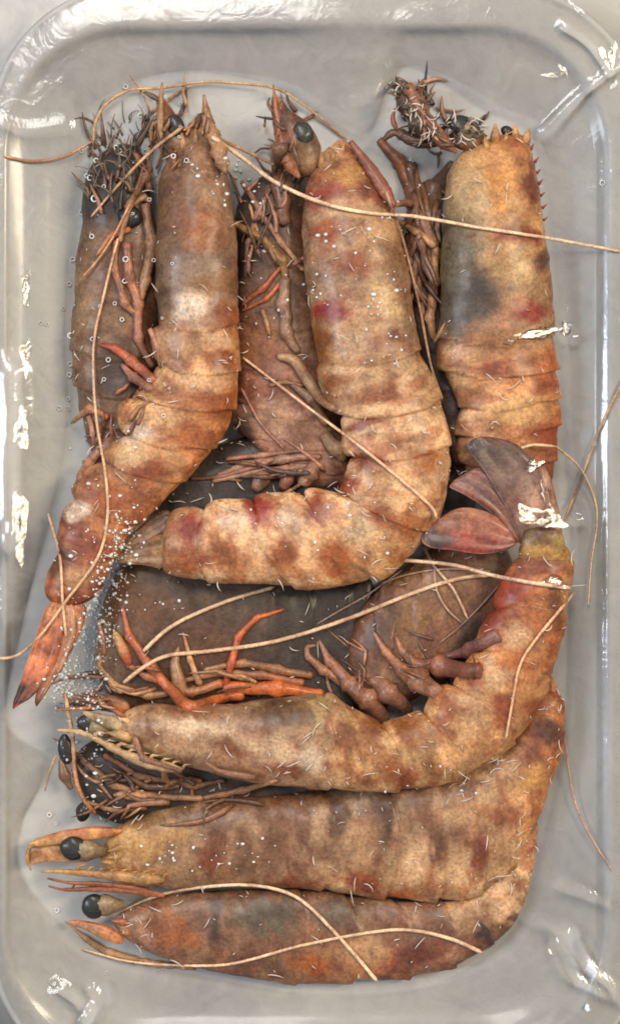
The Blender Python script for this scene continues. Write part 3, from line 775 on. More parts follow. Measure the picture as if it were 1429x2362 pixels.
blade(r, [(1250, 1262, 1300, 1262), (1240, 1190, 1292, 1200), (1232, 1120, 1280, 1140), (1238, 1070, 1262, 1075)], [222, 235, 240, 236], [14, 11, 9, 5],
      [(0, OLIVE, OLIVE), (1.5, (0.3, 0.2, 0.17), (0.34, 0.24, 0.17)), (3, TAN, RUST)])
loft('telson', [(1192, 1300, 1316, 1300), (1196, 1270, 1308, 1270), (1205, 1240, 1300, 1240), (1212, 1215, 1290, 1215)], [208, 222, 232, 236], [40, 32, 22, 12], r,
     pigment([(0, RUST, YELLOW), (1, (0.24, 0.19, 0.08), (0.4, 0.3, 0.1)), (3, OLIVE, OLIVE)], [(1240, 1268, 40, 10, 0, YELLOW, 0.7)], 5), M_SHELL, lumps=3, cap=(0.3, 0.5))
r = PRAWNS['P7']
blade(r, [(1215, 1660, 1290, 1655), (1222, 1600, 1286, 1600), (1240, 1550, 1275, 1550)], [115, 100, 90], [26, 18, 8], [(0, RUST, ORANGE), (2, PU, RUST)])
r = PRAWNS['P8']
blade(r, [(1165, 1935, 1238, 1900), (1190, 1890, 1246, 1860), (1215, 1850, 1250, 1825)], [95, 100, 96], [22, 16, 8], [(0, RUST, RUST), (2, PU, RUST)])
rebuild()

# ------------------------------------------------------------------ heads: beaks, scales, eyes, spines
BLK = (0.012, 0.012, 0.011)
EYE = (0.017, 0.017, 0.015)


def eye(key, px, py, rx, ry, rot, z, stalk=None, col=EYE):
    rx, ry = rx * 0.9, ry * 0.9
    e_ = ellipsoid('eye', px, py, rx, ry, math.radians(rot), z, min(rx, ry) * 0.6, PRAWNS[key], col, dent=0.08)
    if stalk:
        G, F = tube_mesh(np.array([[stalk[0] + 12, stalk[1], z - 16], [(stalk[0] + px) / 2, (stalk[1] + py) / 2, z - 8], [px, py, z - 6]]), np.array([stalk[2] * 0.35, stalk[2] * 1.1, rx * 0.75]), 10)
        link('eye_stalk', at(G), F, M_LIMB, e_, np.ones((len(G), 3)) * np.array((0.3, 0.25, 0.16)), solid=True)
    return e_


def spines(key, rows, col, ln, z=None, name='spine', bw=0.3):
    """Small spines: (x, y, angle_deg, length factor) on the shell edge."""
    V, F = [], []
    for (x, y, a, q) in rows:
        d = np.array([math.cos(math.radians(a)), -math.sin(math.radians(a))])
        p = np.array([[x, y], [x, y] + d * ln * q * 0.5, [x, y] + d * ln * q])
        zz = (height(x, y) if z is None else z)
        if zz < 40:
            zz = 130
        g, f = tube_mesh(np.c_[p, [zz - ln * q * 0.3, zz - 4 - ln * q * 0.12, zz - 6]], np.array([ln * q * bw, ln * q * bw * 0.62, 1.0]), 6)
        F += [tuple(i + len(V) for i in ff) for ff in f]
        V += g.tolist()
    V = np.array(V)
    link(name, at(V), F, M_LIMB, PRAWNS[key], np.asarray(col) * (1 + 0.3 * vnoise(V, 15, 4)[:, None]))


# bottom prawn
eye('P8', 216, 2090, 31, 33, 0, 112, (275, 2085, 24), BLK)
loft('antennal_scale', [(285, 2150, 290, 2185), (230, 2130, 240, 2168), (185, 2122, 195, 2145), (152, 2122, 158, 2134)], [95, 92, 88, 84], [16, 14, 10, 5], PRAWNS['P8'],
     pigment([(0, RUST, ORANGE), (1.5, (0.5, 0.2, 0.07), TAN), (3, PINK, PINK)], [], 3), M_LIMB, lumps=1)
spike('antennal_scale', [(150, 2125), (200, 2165), (250, 2195), (330, 2218), (450, 2235)], [3, 8, 9, 8, 4], PRAWNS['P8'], TAN)
spines('P8', [(300, 2130, 170, 1.5), (300, 2150, 190, 1.0), (340, 2100, 160, 0.8)], ORANGE, 30)
spike('rostrum', [(380, 2066), (300, 2052), (220, 2050), (150, 2052), (112, 2044)], [14, 11, 8, 5, 1.5], PRAWNS['P8'], RUST, z=[150, 150, 146, 140, 135], teeth=(5, 16, 1, 0.2, 0.8))
# second prawn from the bottom
eye('P7', 170, 1957, 34, 32, 0, 150, (238, 1965, 22))
loft('antennal_scale', [(285, 1905, 285, 1930), (200, 1908, 205, 1938), (120, 1922, 125, 1950), (62, 1943, 66, 1956)], [140, 142, 138, 130], [14, 13, 10, 4], PRAWNS['P7'],
     pigment([(0, ORANGE, ORANGE), (1.5, (0.46, 0.2, 0.07), TAN), (3, YELLOW, YELLOW)], [], 4), M_LIMB, lumps=1)
loft('antennal_scale', [(235, 1935, 235, 1985), (160, 1940, 165, 1990), (100, 1948, 105, 1988), (62, 1955, 66, 2000)], [118, 118, 116, 112], [16, 14, 10, 5], PRAWNS['P7'],
     pigment([(0, TAN, TAN), (1.5, (0.4, 0.26, 0.12), TAN), (3, YELLOW, TAN)], [], 5), M_LIMB, lumps=1)
spike('antennule', [(66, 1955), (64, 1985), (72, 2008)], [5, 5, 2], PRAWNS['P7'], YELLOW, z=[120, 120, 118])
spike('rostrum', [(380, 2030), (300, 2024), (200, 2014), (130, 2010), (95, 2010)], [20, 15, 10, 7, 2], PRAWNS['P7'], (0.46, 0.30, 0.13), z=[180, 178, 172, 168, 165], teeth=(9, 22, 1, 0.02, 0.72))
spike('rostrum_keel', [(340, 2052), (240, 2040), (160, 2036), (110, 2026)], [6, 6, 5, 2], PRAWNS['P7'], RUST, z=[160, 158, 156, 154])
spines('P7', [(300, 1950, 195, 1.6), (285, 1975, 185, 1.2), (262, 1990, 175, 0.9), (320, 1935, 200, 0.8)], YELLOW, 34)
# orange legged prawn
eye('P6', 207, 1672, 36, 25, 18, 190, (272, 1690, 22), (0.02, 0.022, 0.02))
loft('antennal_scale', [(290, 1655, 295, 1692), (250, 1648, 255, 1684), (215, 1642, 220, 1668), (190, 1640, 194, 1650)], [205, 208, 206, 200], [12, 11, 9, 4], PRAWNS['P6'],
     pigment([(0, GREY, (0.36, 0.31, 0.2)), (2, (0.36, 0.32, 0.22), (0.3, 0.27, 0.17)), (3, TAN, TAN)], [], 4), M_LIMB, lumps=1)
loft('antennal_scale', [(300, 1610, 300, 1650), (230, 1600, 240, 1640), (180, 1598, 185, 1625), (140, 1600, 145, 1612)], [160, 158, 150, 140], [14, 12, 9, 4], PRAWNS['P6'],
     pigment([(0, BROWN, ORANGE), (1.5, BROWN, RUST), (3, RUST, TAN)], [], 6), M_LIMB, lumps=1)
spike('antennule', [(290, 1655), (240, 1625), (190, 1605), (158, 1600)], [8, 6, 5, 2], PRAWNS['P6'], RUST, z=[215, 205, 190, 180])
spike('antennule', [(250, 1630), (190, 1634), (130, 1638)], [6, 5, 2], PRAWNS['P6'], ORANGE, z=[200, 190, 175])
spike('rostrum', [(420, 1775), (350, 1762), (285, 1738), (225, 1706), (180, 1688), (132, 1684)], [17, 15, 11, 8, 7, 3], PRAWNS['P6'], (0.52, 0.41, 0.25), z=[240, 236, 228, 222, 214, 208], teeth=(9, 24, 1, 0.0, 0.72))
spines('P6', [(305, 1700, 170, 1.7), (320, 1722, 178, 1.0), (300, 1665, 160, 0.8)], (0.52, 0.40, 0.22), 36)
# squeezed prawn
eye('P11', 152, 1728, 20, 40, -8, 108, None, (0.016, 0.014, 0.013))
spike('antennal_scale', [(140, 1745), (150, 1790), (165, 1820)], [8, 14, 6], PRAWNS['P11'], BROWN, z=[100, 98, 92])
spike('antennule', [(130, 1740), (115, 1780), (104, 1825)], [4, 3, 1.5], PRAWNS['P11'], (0.42, 0.34, 0.2), z=[110, 100, 92])
ellipsoid('eye', 192, 1872, 16, 24, 0.3, 92, 14, PRAWNS['P11'], (0.018, 0.015, 0.014), dent=0.12)
# middle prawn
loft('antennal_scale', [(700, 420, 735, 390), (655, 370, 740, 340), (634, 320, 715, 290), (626, 265, 668, 250), (624, 218, 640, 215)], [165, 175, 176, 170, 160], [30, 40, 36, 24, 6], PRAWNS['P3'],
     pigment([(0, BROWN, GREY), (1, BROWN, (0.24, 0.19, 0.12)), (2, RUST, BROWN), (3, BROWN, (0.12, 0.06, 0.045)), (4, RUST, TAN)], [(690, 350, 30, 24, 30, (0.26, 0.21, 0.13), 0.8), (655, 265, 12, 30, 0, (0.09, 0.04, 0.03), 0.7)], 4), lumps=2)
eye('P3', 697, 308, 27, 32, -28, 205, None, (0.035, 0.04, 0.034))
spike('antennule', [(690, 410), (665, 370), (645, 300), (635, 240), (630, 196)], [16, 13, 9, 7, 2], PRAWNS['P3'], (0.40, 0.18, 0.09), z=[200, 200, 196, 188, 180])
spike('antennule', [(632, 262), (618, 240), (622, 225)], [5, 4, 2], PRAWNS['P3'], BROWN, z=[176, 172, 170])
spike('antennule', [(634, 275), (610, 272), (590, 268)], [4, 3, 1.5], PRAWNS['P3'], DARK, z=[172, 168, 162])
spike('rostrum', [(910, 478), (880, 430), (850, 385), (822, 345), (808, 326)], [16, 17, 15, 12, 6], PRAWNS['P3'], (0.26, 0.10, 0.06), z=[228, 218, 206, 196, 190], teeth=(11, 14, -1, 0.02, 0.95))
spines('P3', [(742, 385, 96, 1.1), (768, 372, 92, 0.7), (790, 352, 84, 0.6), (772, 500, 85, 0.9)], (0.46, 0.31, 0.14), 40, bw=0.3)
# right hand prawn
eye('P5', 1068, 290, 42, 26, 18, 160, (1105, 320, 22), BLK)
loft('head', [(1050, 350, 1120, 350), (1040, 325, 1110, 310), (1030, 305, 1085, 285)], [130, 135, 130], [40, 34, 20], PRAWNS['P5'], pigment([(0, BROWN, OLIVE), (2, DARK, BROWN)], [], 3), lumps=3)
spike('antennal_peduncle', [(1052, 352), (1015, 320), (985, 275), (960, 235), (935, 196)], [16, 15, 15, 15, 13], PRAWNS['P5'], (0.28, 0.13, 0.075), z=[165, 170, 170, 165, 160])
spike('antennal_peduncle', [(1000, 330), (965, 280), (935, 235), (918, 192)], [20, 24, 24, 15], PRAWNS['P5'], (0.09, 0.065, 0.04), z=[140, 146, 146, 142])
spike('antennule', [(1010, 335), (950, 322), (910, 305), (884, 322)], [12, 17, 13, 5], PRAWNS['P5'], (0.12, 0.07, 0.045), z=[120, 120, 116, 112])
spike('antennule', [(915, 300), (905, 275), (910, 250)], [6, 6, 2], PRAWNS['P5'], RUST, z=[125, 122, 120])
spines('P5', [(1124, 345, 105, 0.7), (1142, 328, 92, 1.0), (1166, 326, 88, 0.5), (1188, 318, 94, 0.75), (1210, 328, 72, 0.8)], (0.48, 0.30, 0.13), 44, bw=0.36)
spines('P5', [(1222, 345, 60, .8), (1231, 375, 50, .8), (1236, 400, 45, .7), (1240, 425, 45, .8), (1245, 452, 40, .7), (1249, 480, 40, .7), (1252, 508, 35, .6)], (0.24, 0.07, 0.045), 20)
ellipsoid('eye', 1168, 302, 15, 12, 0.4, 128, 12, PRAWNS['P5'], BLK)
# left upright prawn
loft('head', [(400, 370, 500, 360), (370, 310, 470, 330), (362, 260, 420, 285), (362, 215, 388, 235)], [140, 150, 150, 145], [52, 44, 28, 8], PRAWNS['P1'],
     pigment([(0, BROWN, GREY), (1, BROWN, BROWN), (2, RUST, DARK), (3, BROWN, RUST)], [], 3), lumps=3)
eye('P1', 404, 290, 22, 30, -20, 188, None, BLK)
spike('antennule', [(372, 320), (370, 270), (372, 225), (374, 190)], [9, 8, 7, 2], PRAWNS['P1'], (0.36, 0.22, 0.12), z=[185, 185, 182, 178])
spike('antennule', [(372, 235), (352, 222), (332, 212)], [6, 6, 3], PRAWNS['P1'], (0.14, 0.09, 0.05), z=[172, 168, 165])
spike('rostrum', [(520, 400), (498, 330), (480, 280), (470, 218)], [22, 17, 12, 3], PRAWNS['P1'], (0.38, 0.24, 0.14), z=[245, 225, 210, 200], teeth=(4, 16, 1, 0.2, 0.7))
spines('P1', [(425, 345, 100, 1.0), (452, 335, 92, 0.8), (505, 368, 74, 0.9)], (0.38, 0.26, 0.15), 44, bw=0.28)
spines('P2', [(220, 345, 110, 1.0), (240, 335, 95, 1.9), (268, 320, 70, 1.0), (318, 335, 60, 1.9), (300, 370, 115, 1.4)], (0.17, 0.12, 0.075), 40, bw=0.1)
ellipsoid('eye', 300, 500, 28, 26, 0.3, 145, 20, PRAWNS['P2'], BLK, dent=0.1)
rebuild()

# ------------------------------------------------------------------ legs and swimmerets
OR1, OR2 = (0.52, 0.17, 0.05), (0.46, 0.11, 0.035)
LB, LT, LP = (0.29, 0.165, 0.105), (0.42, 0.27, 0.16), (0.37, 0.21, 0.16)


def legs(key, rows, name='leg'):
    for pts, rad, col, tip in rows:
        limb(name, pts, rad, PRAWNS[key], col, tip)


legs('P11', [([(190, 1750), (260, 1812), (350, 1838), (470, 1842)], [8, 9, 9, 8], LB, LT), ([(240, 1740), (320, 1790), (450, 1815), (520, 1800)], [7, 8, 9, 6], LB, LB),
             ([(470, 1842), (560, 1822), (640, 1800)], [8, 9, 5], LB, LT), ([(210, 1760), (225, 1800), (260, 1845)], [6, 6, 3], LB, LT), ([(380, 1765), (378, 1790), (395, 1815)], [9, 8, 4], LT, LB),
             ([(435, 1790), (445, 1830), (440, 1850)], [5, 5, 3], LB, LB), ([(200, 1850), (260, 1870), (340, 1865)], [6, 6, 4], LT, LB), ([(310, 1700), (330, 1750), (420, 1780)], [8, 8, 5], LB, LB)])
limb('claw', [(262, 1834), (295, 1832), (330, 1838), (350, 1842)], [4, 13, 12, 5], PRAWNS['P11'], (0.42, 0.27, 0.17), joints=False)
rebuild()
legs('P6', [([(720, 1560), (640, 1545), (560, 1528), (470, 1545)], [9, 12, 10, 5], (0.3, 0.16, 0.08), LT), ([(700, 1575), (600, 1558), (500, 1552), (380, 1580)], [9, 11, 9, 5], (0.38, 0.15, 0.07), LT),
            ([(455, 1590), (340, 1605), (262, 1582), (228, 1535), (232, 1500)], [9, 10, 10, 7, 4], (0.42, 0.24, 0.13), (0.46, 0.33, 0.18)), ([(240, 1510), (236, 1470), (226, 1430)], [8, 8, 4], (0.42, 0.2, 0.14), (0.45, 0.28, 0.22))])
rebuild()
legs('P6', [([(745, 1600), (640, 1590), (515, 1584)], [11, 20, 16], OR1, OR1), ([(560, 1600), (430, 1632), (345, 1535), (298, 1470), (282, 1400)], [12, 15, 13, 10, 4], OR1, (0.44, 0.16, 0.08)),
            ([(515, 1575), (440, 1600), (395, 1575)], [12, 12, 6], (0.46, 0.18, 0.07), LT), ([(520, 1582), (533, 1530), (550, 1468), (590, 1425), (656, 1405)], [9, 10, 9, 7, 3], OR2, OR1),
            ([(462, 1580), (438, 1520), (422, 1458)], [9, 7, 3], LT, (0.46, 0.26, 0.1)), ([(440, 1600), (340, 1560), (290, 1530)], [10, 10, 7], (0.4, 0.15, 0.08), LB)])
limb('claw', [(432, 1612), (412, 1570), (402, 1530), (412, 1492)], [8, 16, 12, 4], PRAWNS['P6'], (0.40, 0.25, 0.15), joints=False)
limb('claw', [(300, 1535), (288, 1508), (270, 1470), (262, 1455)], [8, 14, 11, 4], PRAWNS['P6'], (0.44, 0.1, 0.05), (0.6, 0.45, 0.2), joints=False)
SW = (0.40, 0.235, 0.17)
legs('P6', [([(885, 1660), (845, 1610), (805, 1575), (760, 1525), (735, 1475)], [20, 30, 20, 12, 4], SW, (0.3, 0.15, 0.1)), ([(795, 1580), (745, 1545), (708, 1515), (706, 1492), (732, 1488)], [10, 12, 9, 7, 3], SW, (0.34, 0.18, 0.1)),
            ([(940, 1640), (900, 1595), (850, 1565)], [14, 28, 12], SW, (0.34, 0.18, 0.13)), ([(1010, 1600), (965, 1570), (925, 1545), (890, 1505), (858, 1455)], [18, 30, 16, 10, 4], SW, (0.34, 0.17, 0.1)),
            ([(1110, 1548), (1010, 1540), (955, 1530), (925, 1500), (912, 1468)], [18, 26, 12, 9, 4], (0.25, 0.1, 0.07), SW), ([(1150, 1462), (1080, 1500), (1030, 1515), (975, 1520)], [18, 17, 8, 4], (0.3, 0.17, 0.16), (0.22, 0.09, 0.08))], 'swimmeret')
rebuild()
legs('P4', [([(540, 515), (600, 548), (650, 600), (662, 660)], [8, 12, 13, 8], (0.26, 0.17, 0.05), (0.34, 0.2, 0.07)), ([(640, 600), (600, 560), (575, 470)], [6, 7, 4], LB, LT),
            ([(598, 488), (650, 560), (700, 625)], [8, 8, 5], (0.32, 0.2, 0.15), LT), ([(658, 640), (655, 700), (660, 770), (690, 815)], [15, 17, 16, 10], (0.29, 0.2, 0.14), (0.29, 0.2, 0.14)),
            ([(648, 615), (605, 665), (555, 705)], [5, 9, 4], OR2, RUST), ([(655, 640), (615, 690), (555, 718)], [5, 7, 3], OR1, RUST), ([(605, 715), (615, 745), (622, 775)], [6, 7, 3], LT, LT),
            ([(622, 430), (595, 490), (572, 560), (565, 640)], [8, 7, 7, 3], LP, LB), ([(645, 330), (650, 430), (655, 520)], [22, 26, 16], BROWN, BROWN), ([(560, 420), (590, 470), (600, 500)], [8, 8, 5], LP, LB)])
limb('leg', [(640, 822), (678, 832), (712, 880), (740, 920), (775, 945)], [8, 13, 15, 12, 9], PRAWNS['P3'], (0.46, 0.34, 0.22), (0.32, 0.2, 0.12), joints=False, smooth=True)
legs('P3', [([(670, 885), (720, 920), (755, 980)], [7, 16, 12], (0.2, 0.13, 0.08), (0.28, 0.19, 0.12)), ([(745, 1000), (775, 1035), (800, 1060)], [16, 22, 12], (0.34, 0.26, 0.16), GREY), ([(620, 890), (660, 880), (700, 890)], [5, 6, 4], LT, LB)])
legs('P3', [([(500, 1098), (560, 1075), (650, 1058), (742, 1052)], [7, 10, 11, 8], (0.36, 0.22, 0.17), (0.40, 0.27, 0.21)), ([(490, 1110), (570, 1090), (660, 1082), (730, 1072)], [6, 9, 11, 8], (0.40, 0.28, 0.21), (0.34, 0.2, 0.16)), ([(520, 1060), (600, 1050), (700, 1038)], [5, 7, 5], LP, LP),
            ([(590, 1130), (605, 1105), (625, 1085)], [14, 24, 12], (0.36, 0.22, 0.18), PINK), ([(700, 1120), (715, 1090), (730, 1060)], [18, 22, 14], (0.38, 0.27, 0.2), PINK), ([(650, 1125), (665, 1100), (675, 1070)], [14, 18, 10], (0.24, 0.11, 0.09), LP), ([(440, 1105), (500, 1100), (560, 1110)], [5, 6, 4], BROWN, BROWN)], 'swimmeret')
legs('P1', [([(345, 385), (300, 470), (275, 560)], [9, 9, 6], LB, LT), ([(332, 470), (352, 560), (335, 650), (312, 720)], [12, 15, 14, 8], LB, LT), ([(268, 555), (264, 620), (288, 700), (322, 735)], [9, 10, 11, 7], (0.4, 0.17, 0.08), LB),
            ([(292, 560), (300, 640), (318, 700), (318, 780), (352, 850)], [12, 14, 13, 12, 7], (0.34, 0.14, 0.07), LP), ([(300, 525), (255, 545), (222, 590)], [10, 9, 4], OR1, LT), ([(345, 440), (335, 400), (310, 350)], [12, 11, 6], LB, RUST),
            ([(358, 880), (300, 830), (262, 800), (228, 795)], [13, 14, 10, 5], (0.36, 0.16, 0.1), OR2), ([(350, 900), (305, 870), (280, 840)], [12, 12, 6], LP, LP), ([(345, 760), (362, 800), (370, 850)], [7, 8, 4], LP, LP),
            ([(250, 965), (208, 942), (165, 976)], [8, 11, 5], (0.44, 0.19, 0.08), LT), ([(205, 960), (215, 1000), (218, 1030)], [7, 7, 4], LP, LP), ([(290, 480), (330, 455), (350, 470)], [8, 9, 5], LT, LT)])
limb('swimmeret', [(230, 1040), (205, 1070), (180, 1110)], [12, 16, 8], PRAWNS['P1'], LP, LB)
legs('P5', [([(872, 322), (920, 372), (948, 440), (962, 560), (965, 700)], [10, 16, 17, 17, 10], (0.34, 0.16, 0.08), BROWN), ([(945, 375), (960, 470), (990, 560), (985, 640)], [16, 24, 22, 12], (0.17, 0.1, 0.065), LB), ([(1045, 375), (1000, 440), (990, 500), (1010, 590)], [10, 26, 25, 14], (0.14, 0.09, 0.06), LB),
            ([(910, 472), (940, 468), (985, 480)], [8, 10, 8], LP, LB), ([(948, 560), (962, 650), (975, 730)], [10, 10, 6], LB, LP)])
rebuild()
legs('P5', [([(915, 508), (960, 535), (1003, 570)], [7, 10, 10], LT, LT), ([(1003, 570), (1000, 650), (990, 735), (1000, 785)], [9, 14, 13, 8], (0.42, 0.26, 0.14), (0.46, 0.31, 0.19)), ([(1000, 790), (1015, 765), (1025, 745)], [6, 5, 2], TAN, TAN)])
rebuild()


# fine tangled mouthparts and inner feelers round the heads
def tangle(key, box, n, ang_deg, spread, ln, wid, cols, curl=0.5, name='mouthparts'):
    x0, y0, x1, y1, sk = box
    V, F, C = [], [], []
    for _ in range(n):
        q, w_ = RNG.uniform(0, 1), RNG.uniform(0, 1)
        x, y = x0 + (x1 - x0) * q + sk * w_, y0 + (y1 - y0) * w_
        a = math.radians(ang_deg + RNG.normal(0, spread))
        l_ = RNG.uniform(*ln)
        cv, bend = RNG.normal(0, curl), RNG.uniform(0.3, 0.7)
        kink = RNG.normal(0, 0.35)
        p, cx_, cy_ = [], x, y
        for t_ in np.linspace(0, 1, 8):
            aa = a + cv * (t_ - 0.4) + (kink if t_ > bend else 0)
            p.append((cx_, cy_, height(cx_, cy_)))
            cx_ += math.cos(aa) * l_ / 7
            cy_ -= math.sin(aa) * l_ / 7
        p = np.array(p)
        zb = max(p[:, 2].min(), 30)
        p[:, 2] = np.minimum(p[:, 2], zb + 60) + RNG.uniform(2, 26)
        w2 = RNG.uniform(*wid)
        g, f = tube_mesh(p, w2 * np.array([0.7, 1.1, 1.0, 0.95, 0.9, 0.7, 0.5, 0.2]), 6)
        F += [tuple(j + len(V) for j in ff) for ff in f]
        V += g.tolist()
        c_ = np.array(cols[RNG.integers(len(cols))]) * RNG.uniform(0.7, 1.25)
        C += [c_] * len(g)
    V = np.array(V)
    link(name, at(V), F, M_LIMB, PRAWNS[key], np.array(C) * (1 + 0.3 * vnoise(V, 12, 3)[:, None]), solid=True)


D2 = (0.12, 0.072, 0.052)
tangle('P2', (205, 330, 335, 500, -10), 20, 90, 22, (35, 100), (2.0, 5.5), [DARK, D2, D2, BROWN, LB, (0.3, 0.2, 0.12)])
tangle('P1', (335, 240, 440, 400, -10), 20, 85, 35, (30, 110), (2.0, 5.5), [D2, BROWN, LB, LT, RUST])
tangle('P1', (425, 270, 500, 330, 0), 10, 90, 14, (25, 60), (2, 4.5), [BROWN, GREY, LT])
tangle('P4', (545, 400, 680, 640, 0), 14, 95, 40, (40, 130), (2.5, 7), [D2, BROWN, LB, LB, LP])
tangle('P3', (600, 250, 690, 450, 30), 26, 95, 45, (20, 80), (1.8, 5), [D2, BROWN, LB, LT])
tangle('P5', (905, 200, 1010, 345, 70), 30, 110, 60, (20, 75), (2.0, 6.0), [D2, DARK, BROWN, LB, LT])
tangle('P5', (930, 360, 1015, 700, 0), 14, 270, 18, (60, 170), (4, 10), [D2, BROWN, BROWN, LB])
tangle('P11', (200, 1740, 360, 1870, 0), 11, 185, 35, (40, 130), (2.5, 6), [D2, DARK, BROWN, LB, LT])
tangle('P11', (330, 1780, 640, 1870, 0), 9, 178, 22, (80, 190), (5, 10), [BROWN, LB, (0.3, 0.18, 0.11)])
tangle('P6', (190, 1590, 300, 1635, 0), 12, 180, 18, (30, 80), (2.5, 6), [BROWN, RUST, LT, D2])
tangle('P6', (230, 1535, 600, 1590, 0), 9, 175, 14, (60, 150), (3, 6), [BROWN, LB, (0.36, 0.15, 0.08), LT])
tangle('P3', (480, 1050, 760, 1125, 0), 8, 175, 20, (50, 150), (2.5, 7), [LP, PINK, D2, BROWN, (0.4, 0.28, 0.21)], name='swimmeret_bristles')
tangle('P2', (215, 880, 330, 1040, 0), 10, 80, 50, (30, 80), (3, 7), [BROWN, LB, RUST], name='swimmeret_bristles')
tangle('P6', (720, 1470, 1080, 1600, 0), 16, 120, 30, (40, 100), (1.5, 4), [D2, SW, LB], name='swimmeret_bristles')
rebuild()

# ------------------------------------------------------------------ feelers
FE = (0.58, 0.43, 0.28)
FB = (0.44, 0.25, 0.13)


def feeler(key, pts, r0, r1, col=FE, tip=None, lift=6, sm=11):
    rr = np.linspace(r0, r1, len(pts)) * 0.63
    limb('antenna', pts, rr, PRAWNS[key], np.asarray(col) * np.array([1.28, 1.38, 1.6]), tip, lift=lift, smooth=True, joints=False, step=9, solid=False, sm=sm, k=6)


feeler('P2', [(215, 325), (150, 360), (75, 372), (10, 360)], 4, 6, (0.5, 0.27, 0.13))
feeler('P2', [(215, 330), (220, 285), (245, 240), (300, 208), (375, 203), (470, 189), (560, 193), (640, 206), (710, 250), (800, 322)], 6, 4, (0.44, 0.30, 0.15))
feeler('P1', [(422, 292), (345, 352), (275, 425), (210, 500)], 7, 4, (0.46, 0.31, 0.18))
feeler('P2', [(300, 470), (265, 540), (225, 600), (190, 640)], 5, 4, FB)
feeler('P1', [(488, 315), (560, 365), (640, 423), (750, 470), (850, 491), (960, 500), (1100, 524), (1250, 547), (1340, 563), (1429, 580)], 8.5, 5.5, (0.64, 0.5, 0.34))
feeler('P1', [(500, 318), (560, 345), (632, 380)], 8, 6, (0.34, 0.22, 0.14))
feeler('P3', [(890, 442), (930, 560), (965, 700), (990, 830), (1020, 930)], 6, 5, (0.36, 0.24, 0.15))
feeler('P4', [(560, 825), (700, 932), (830, 1030), (940, 1120), (996, 1172), (1006, 1196)], 5, 6.5, (0.6, 0.43, 0.28))
feeler('P4', [(556, 895), (600, 975), (655, 1035)], 5, 4, LP)
feeler('P2', [(272, 550), (240, 680), (216, 800), (222, 960), (243, 1090), (248, 1190), (226, 1285), (150, 1390), (90, 1470), (40, 1512), (-10, 1520)], 5, 6, (0.56, 0.40, 0.24))
feeler('P1', [(112, 1185), (138, 1280), (145, 1390), (153, 1470)], 5, 6, (0.56, 0.40, 0.24))
feeler('P6', [(330, 1502), (400, 1442), (520, 1388), (632, 1354)], 8, 7, (0.52, 0.40, 0.26))
feeler('P6', [(285, 1575), (330, 1540), (390, 1512), (500, 1500), (640, 1478), (800, 1428), (960, 1365), (1060, 1334), (1135, 1326)], 8, 8, (0.56, 0.41, 0.27))
feeler('P10', [(925, 1292), (1040, 1302), (1130, 1326), (1200, 1340), (1316, 1357)], 7, 8, (0.58, 0.44, 0.32))
feeler('P10', [(975, 1258), (1000, 1305), (1045, 1360), (1078, 1428)], 6, 5, (0.5, 0.36, 0.25))
feeler('P10', [(1000, 1310), (1006, 1360), (1030, 1405), (1065, 1438)], 4, 4, (0.38, 0.25, 0.18))
feeler('P10', [(1150, 1350), (1110, 1395), (1060, 1445), (1010, 1485)], 4, 3, (0.22, 0.15, 0.12))
feeler('P10', [(930, 1312), (850, 1370), (780, 1410), (730, 1440)], 4, 3, (0.25, 0.18, 0.15))
feeler('P10', [(1130, 1318), (1030, 1312), (940, 1325), (880, 1345)], 4, 3, (0.42, 0.3, 0.2))
feeler('P6', [(1322, 1368), (1240, 1468), (1200, 1530), (1184, 1600), (1166, 1705)], 6, 5, (0.62, 0.42, 0.26))
feeler('P11', [(150, 1598), (168, 1700), (172, 1775), (188, 1835), (222, 1880)], 8, 9, (0.58, 0.42, 0.25), (0.44, 0.2, 0.09))
feeler('P8', [(262, 2112), (370, 2064), (490, 2044), (600, 2044), (690, 2074), (780, 2160), (870, 2264)], 6, 7, (0.62, 0.49, 0.34))
feeler('P8', [(190, 2190), (300, 2218), (430, 2227), (540, 2222), (700, 2180), (860, 2150), (950, 2146), (1040, 2166), (1112, 2198)], 4, 8, (0.6, 0.46, 0.31))
feeler('P5', [(1440, 870), (1385, 980), (1340, 1100), (1298, 1205)], 5, 5, (0.40, 0.29, 0.16), lift=14)
feeler('P5', [(1195, 1036), (1230, 1026), (1282, 1030)], 6, 6, (0.6, 0.45, 0.28))
feeler('P5', [(1282, 1030), (1340, 1085), (1375, 1180), (1362, 1300), (1355, 1400)], 5, 3.5, (0.46, 0.37, 0.24), lift=14)
feeler('P7', [(1300, 1700), (1320, 1830), (1350, 1910), (1410, 2010)], 3, 3, (0.44, 0.28, 0.2), lift=14)

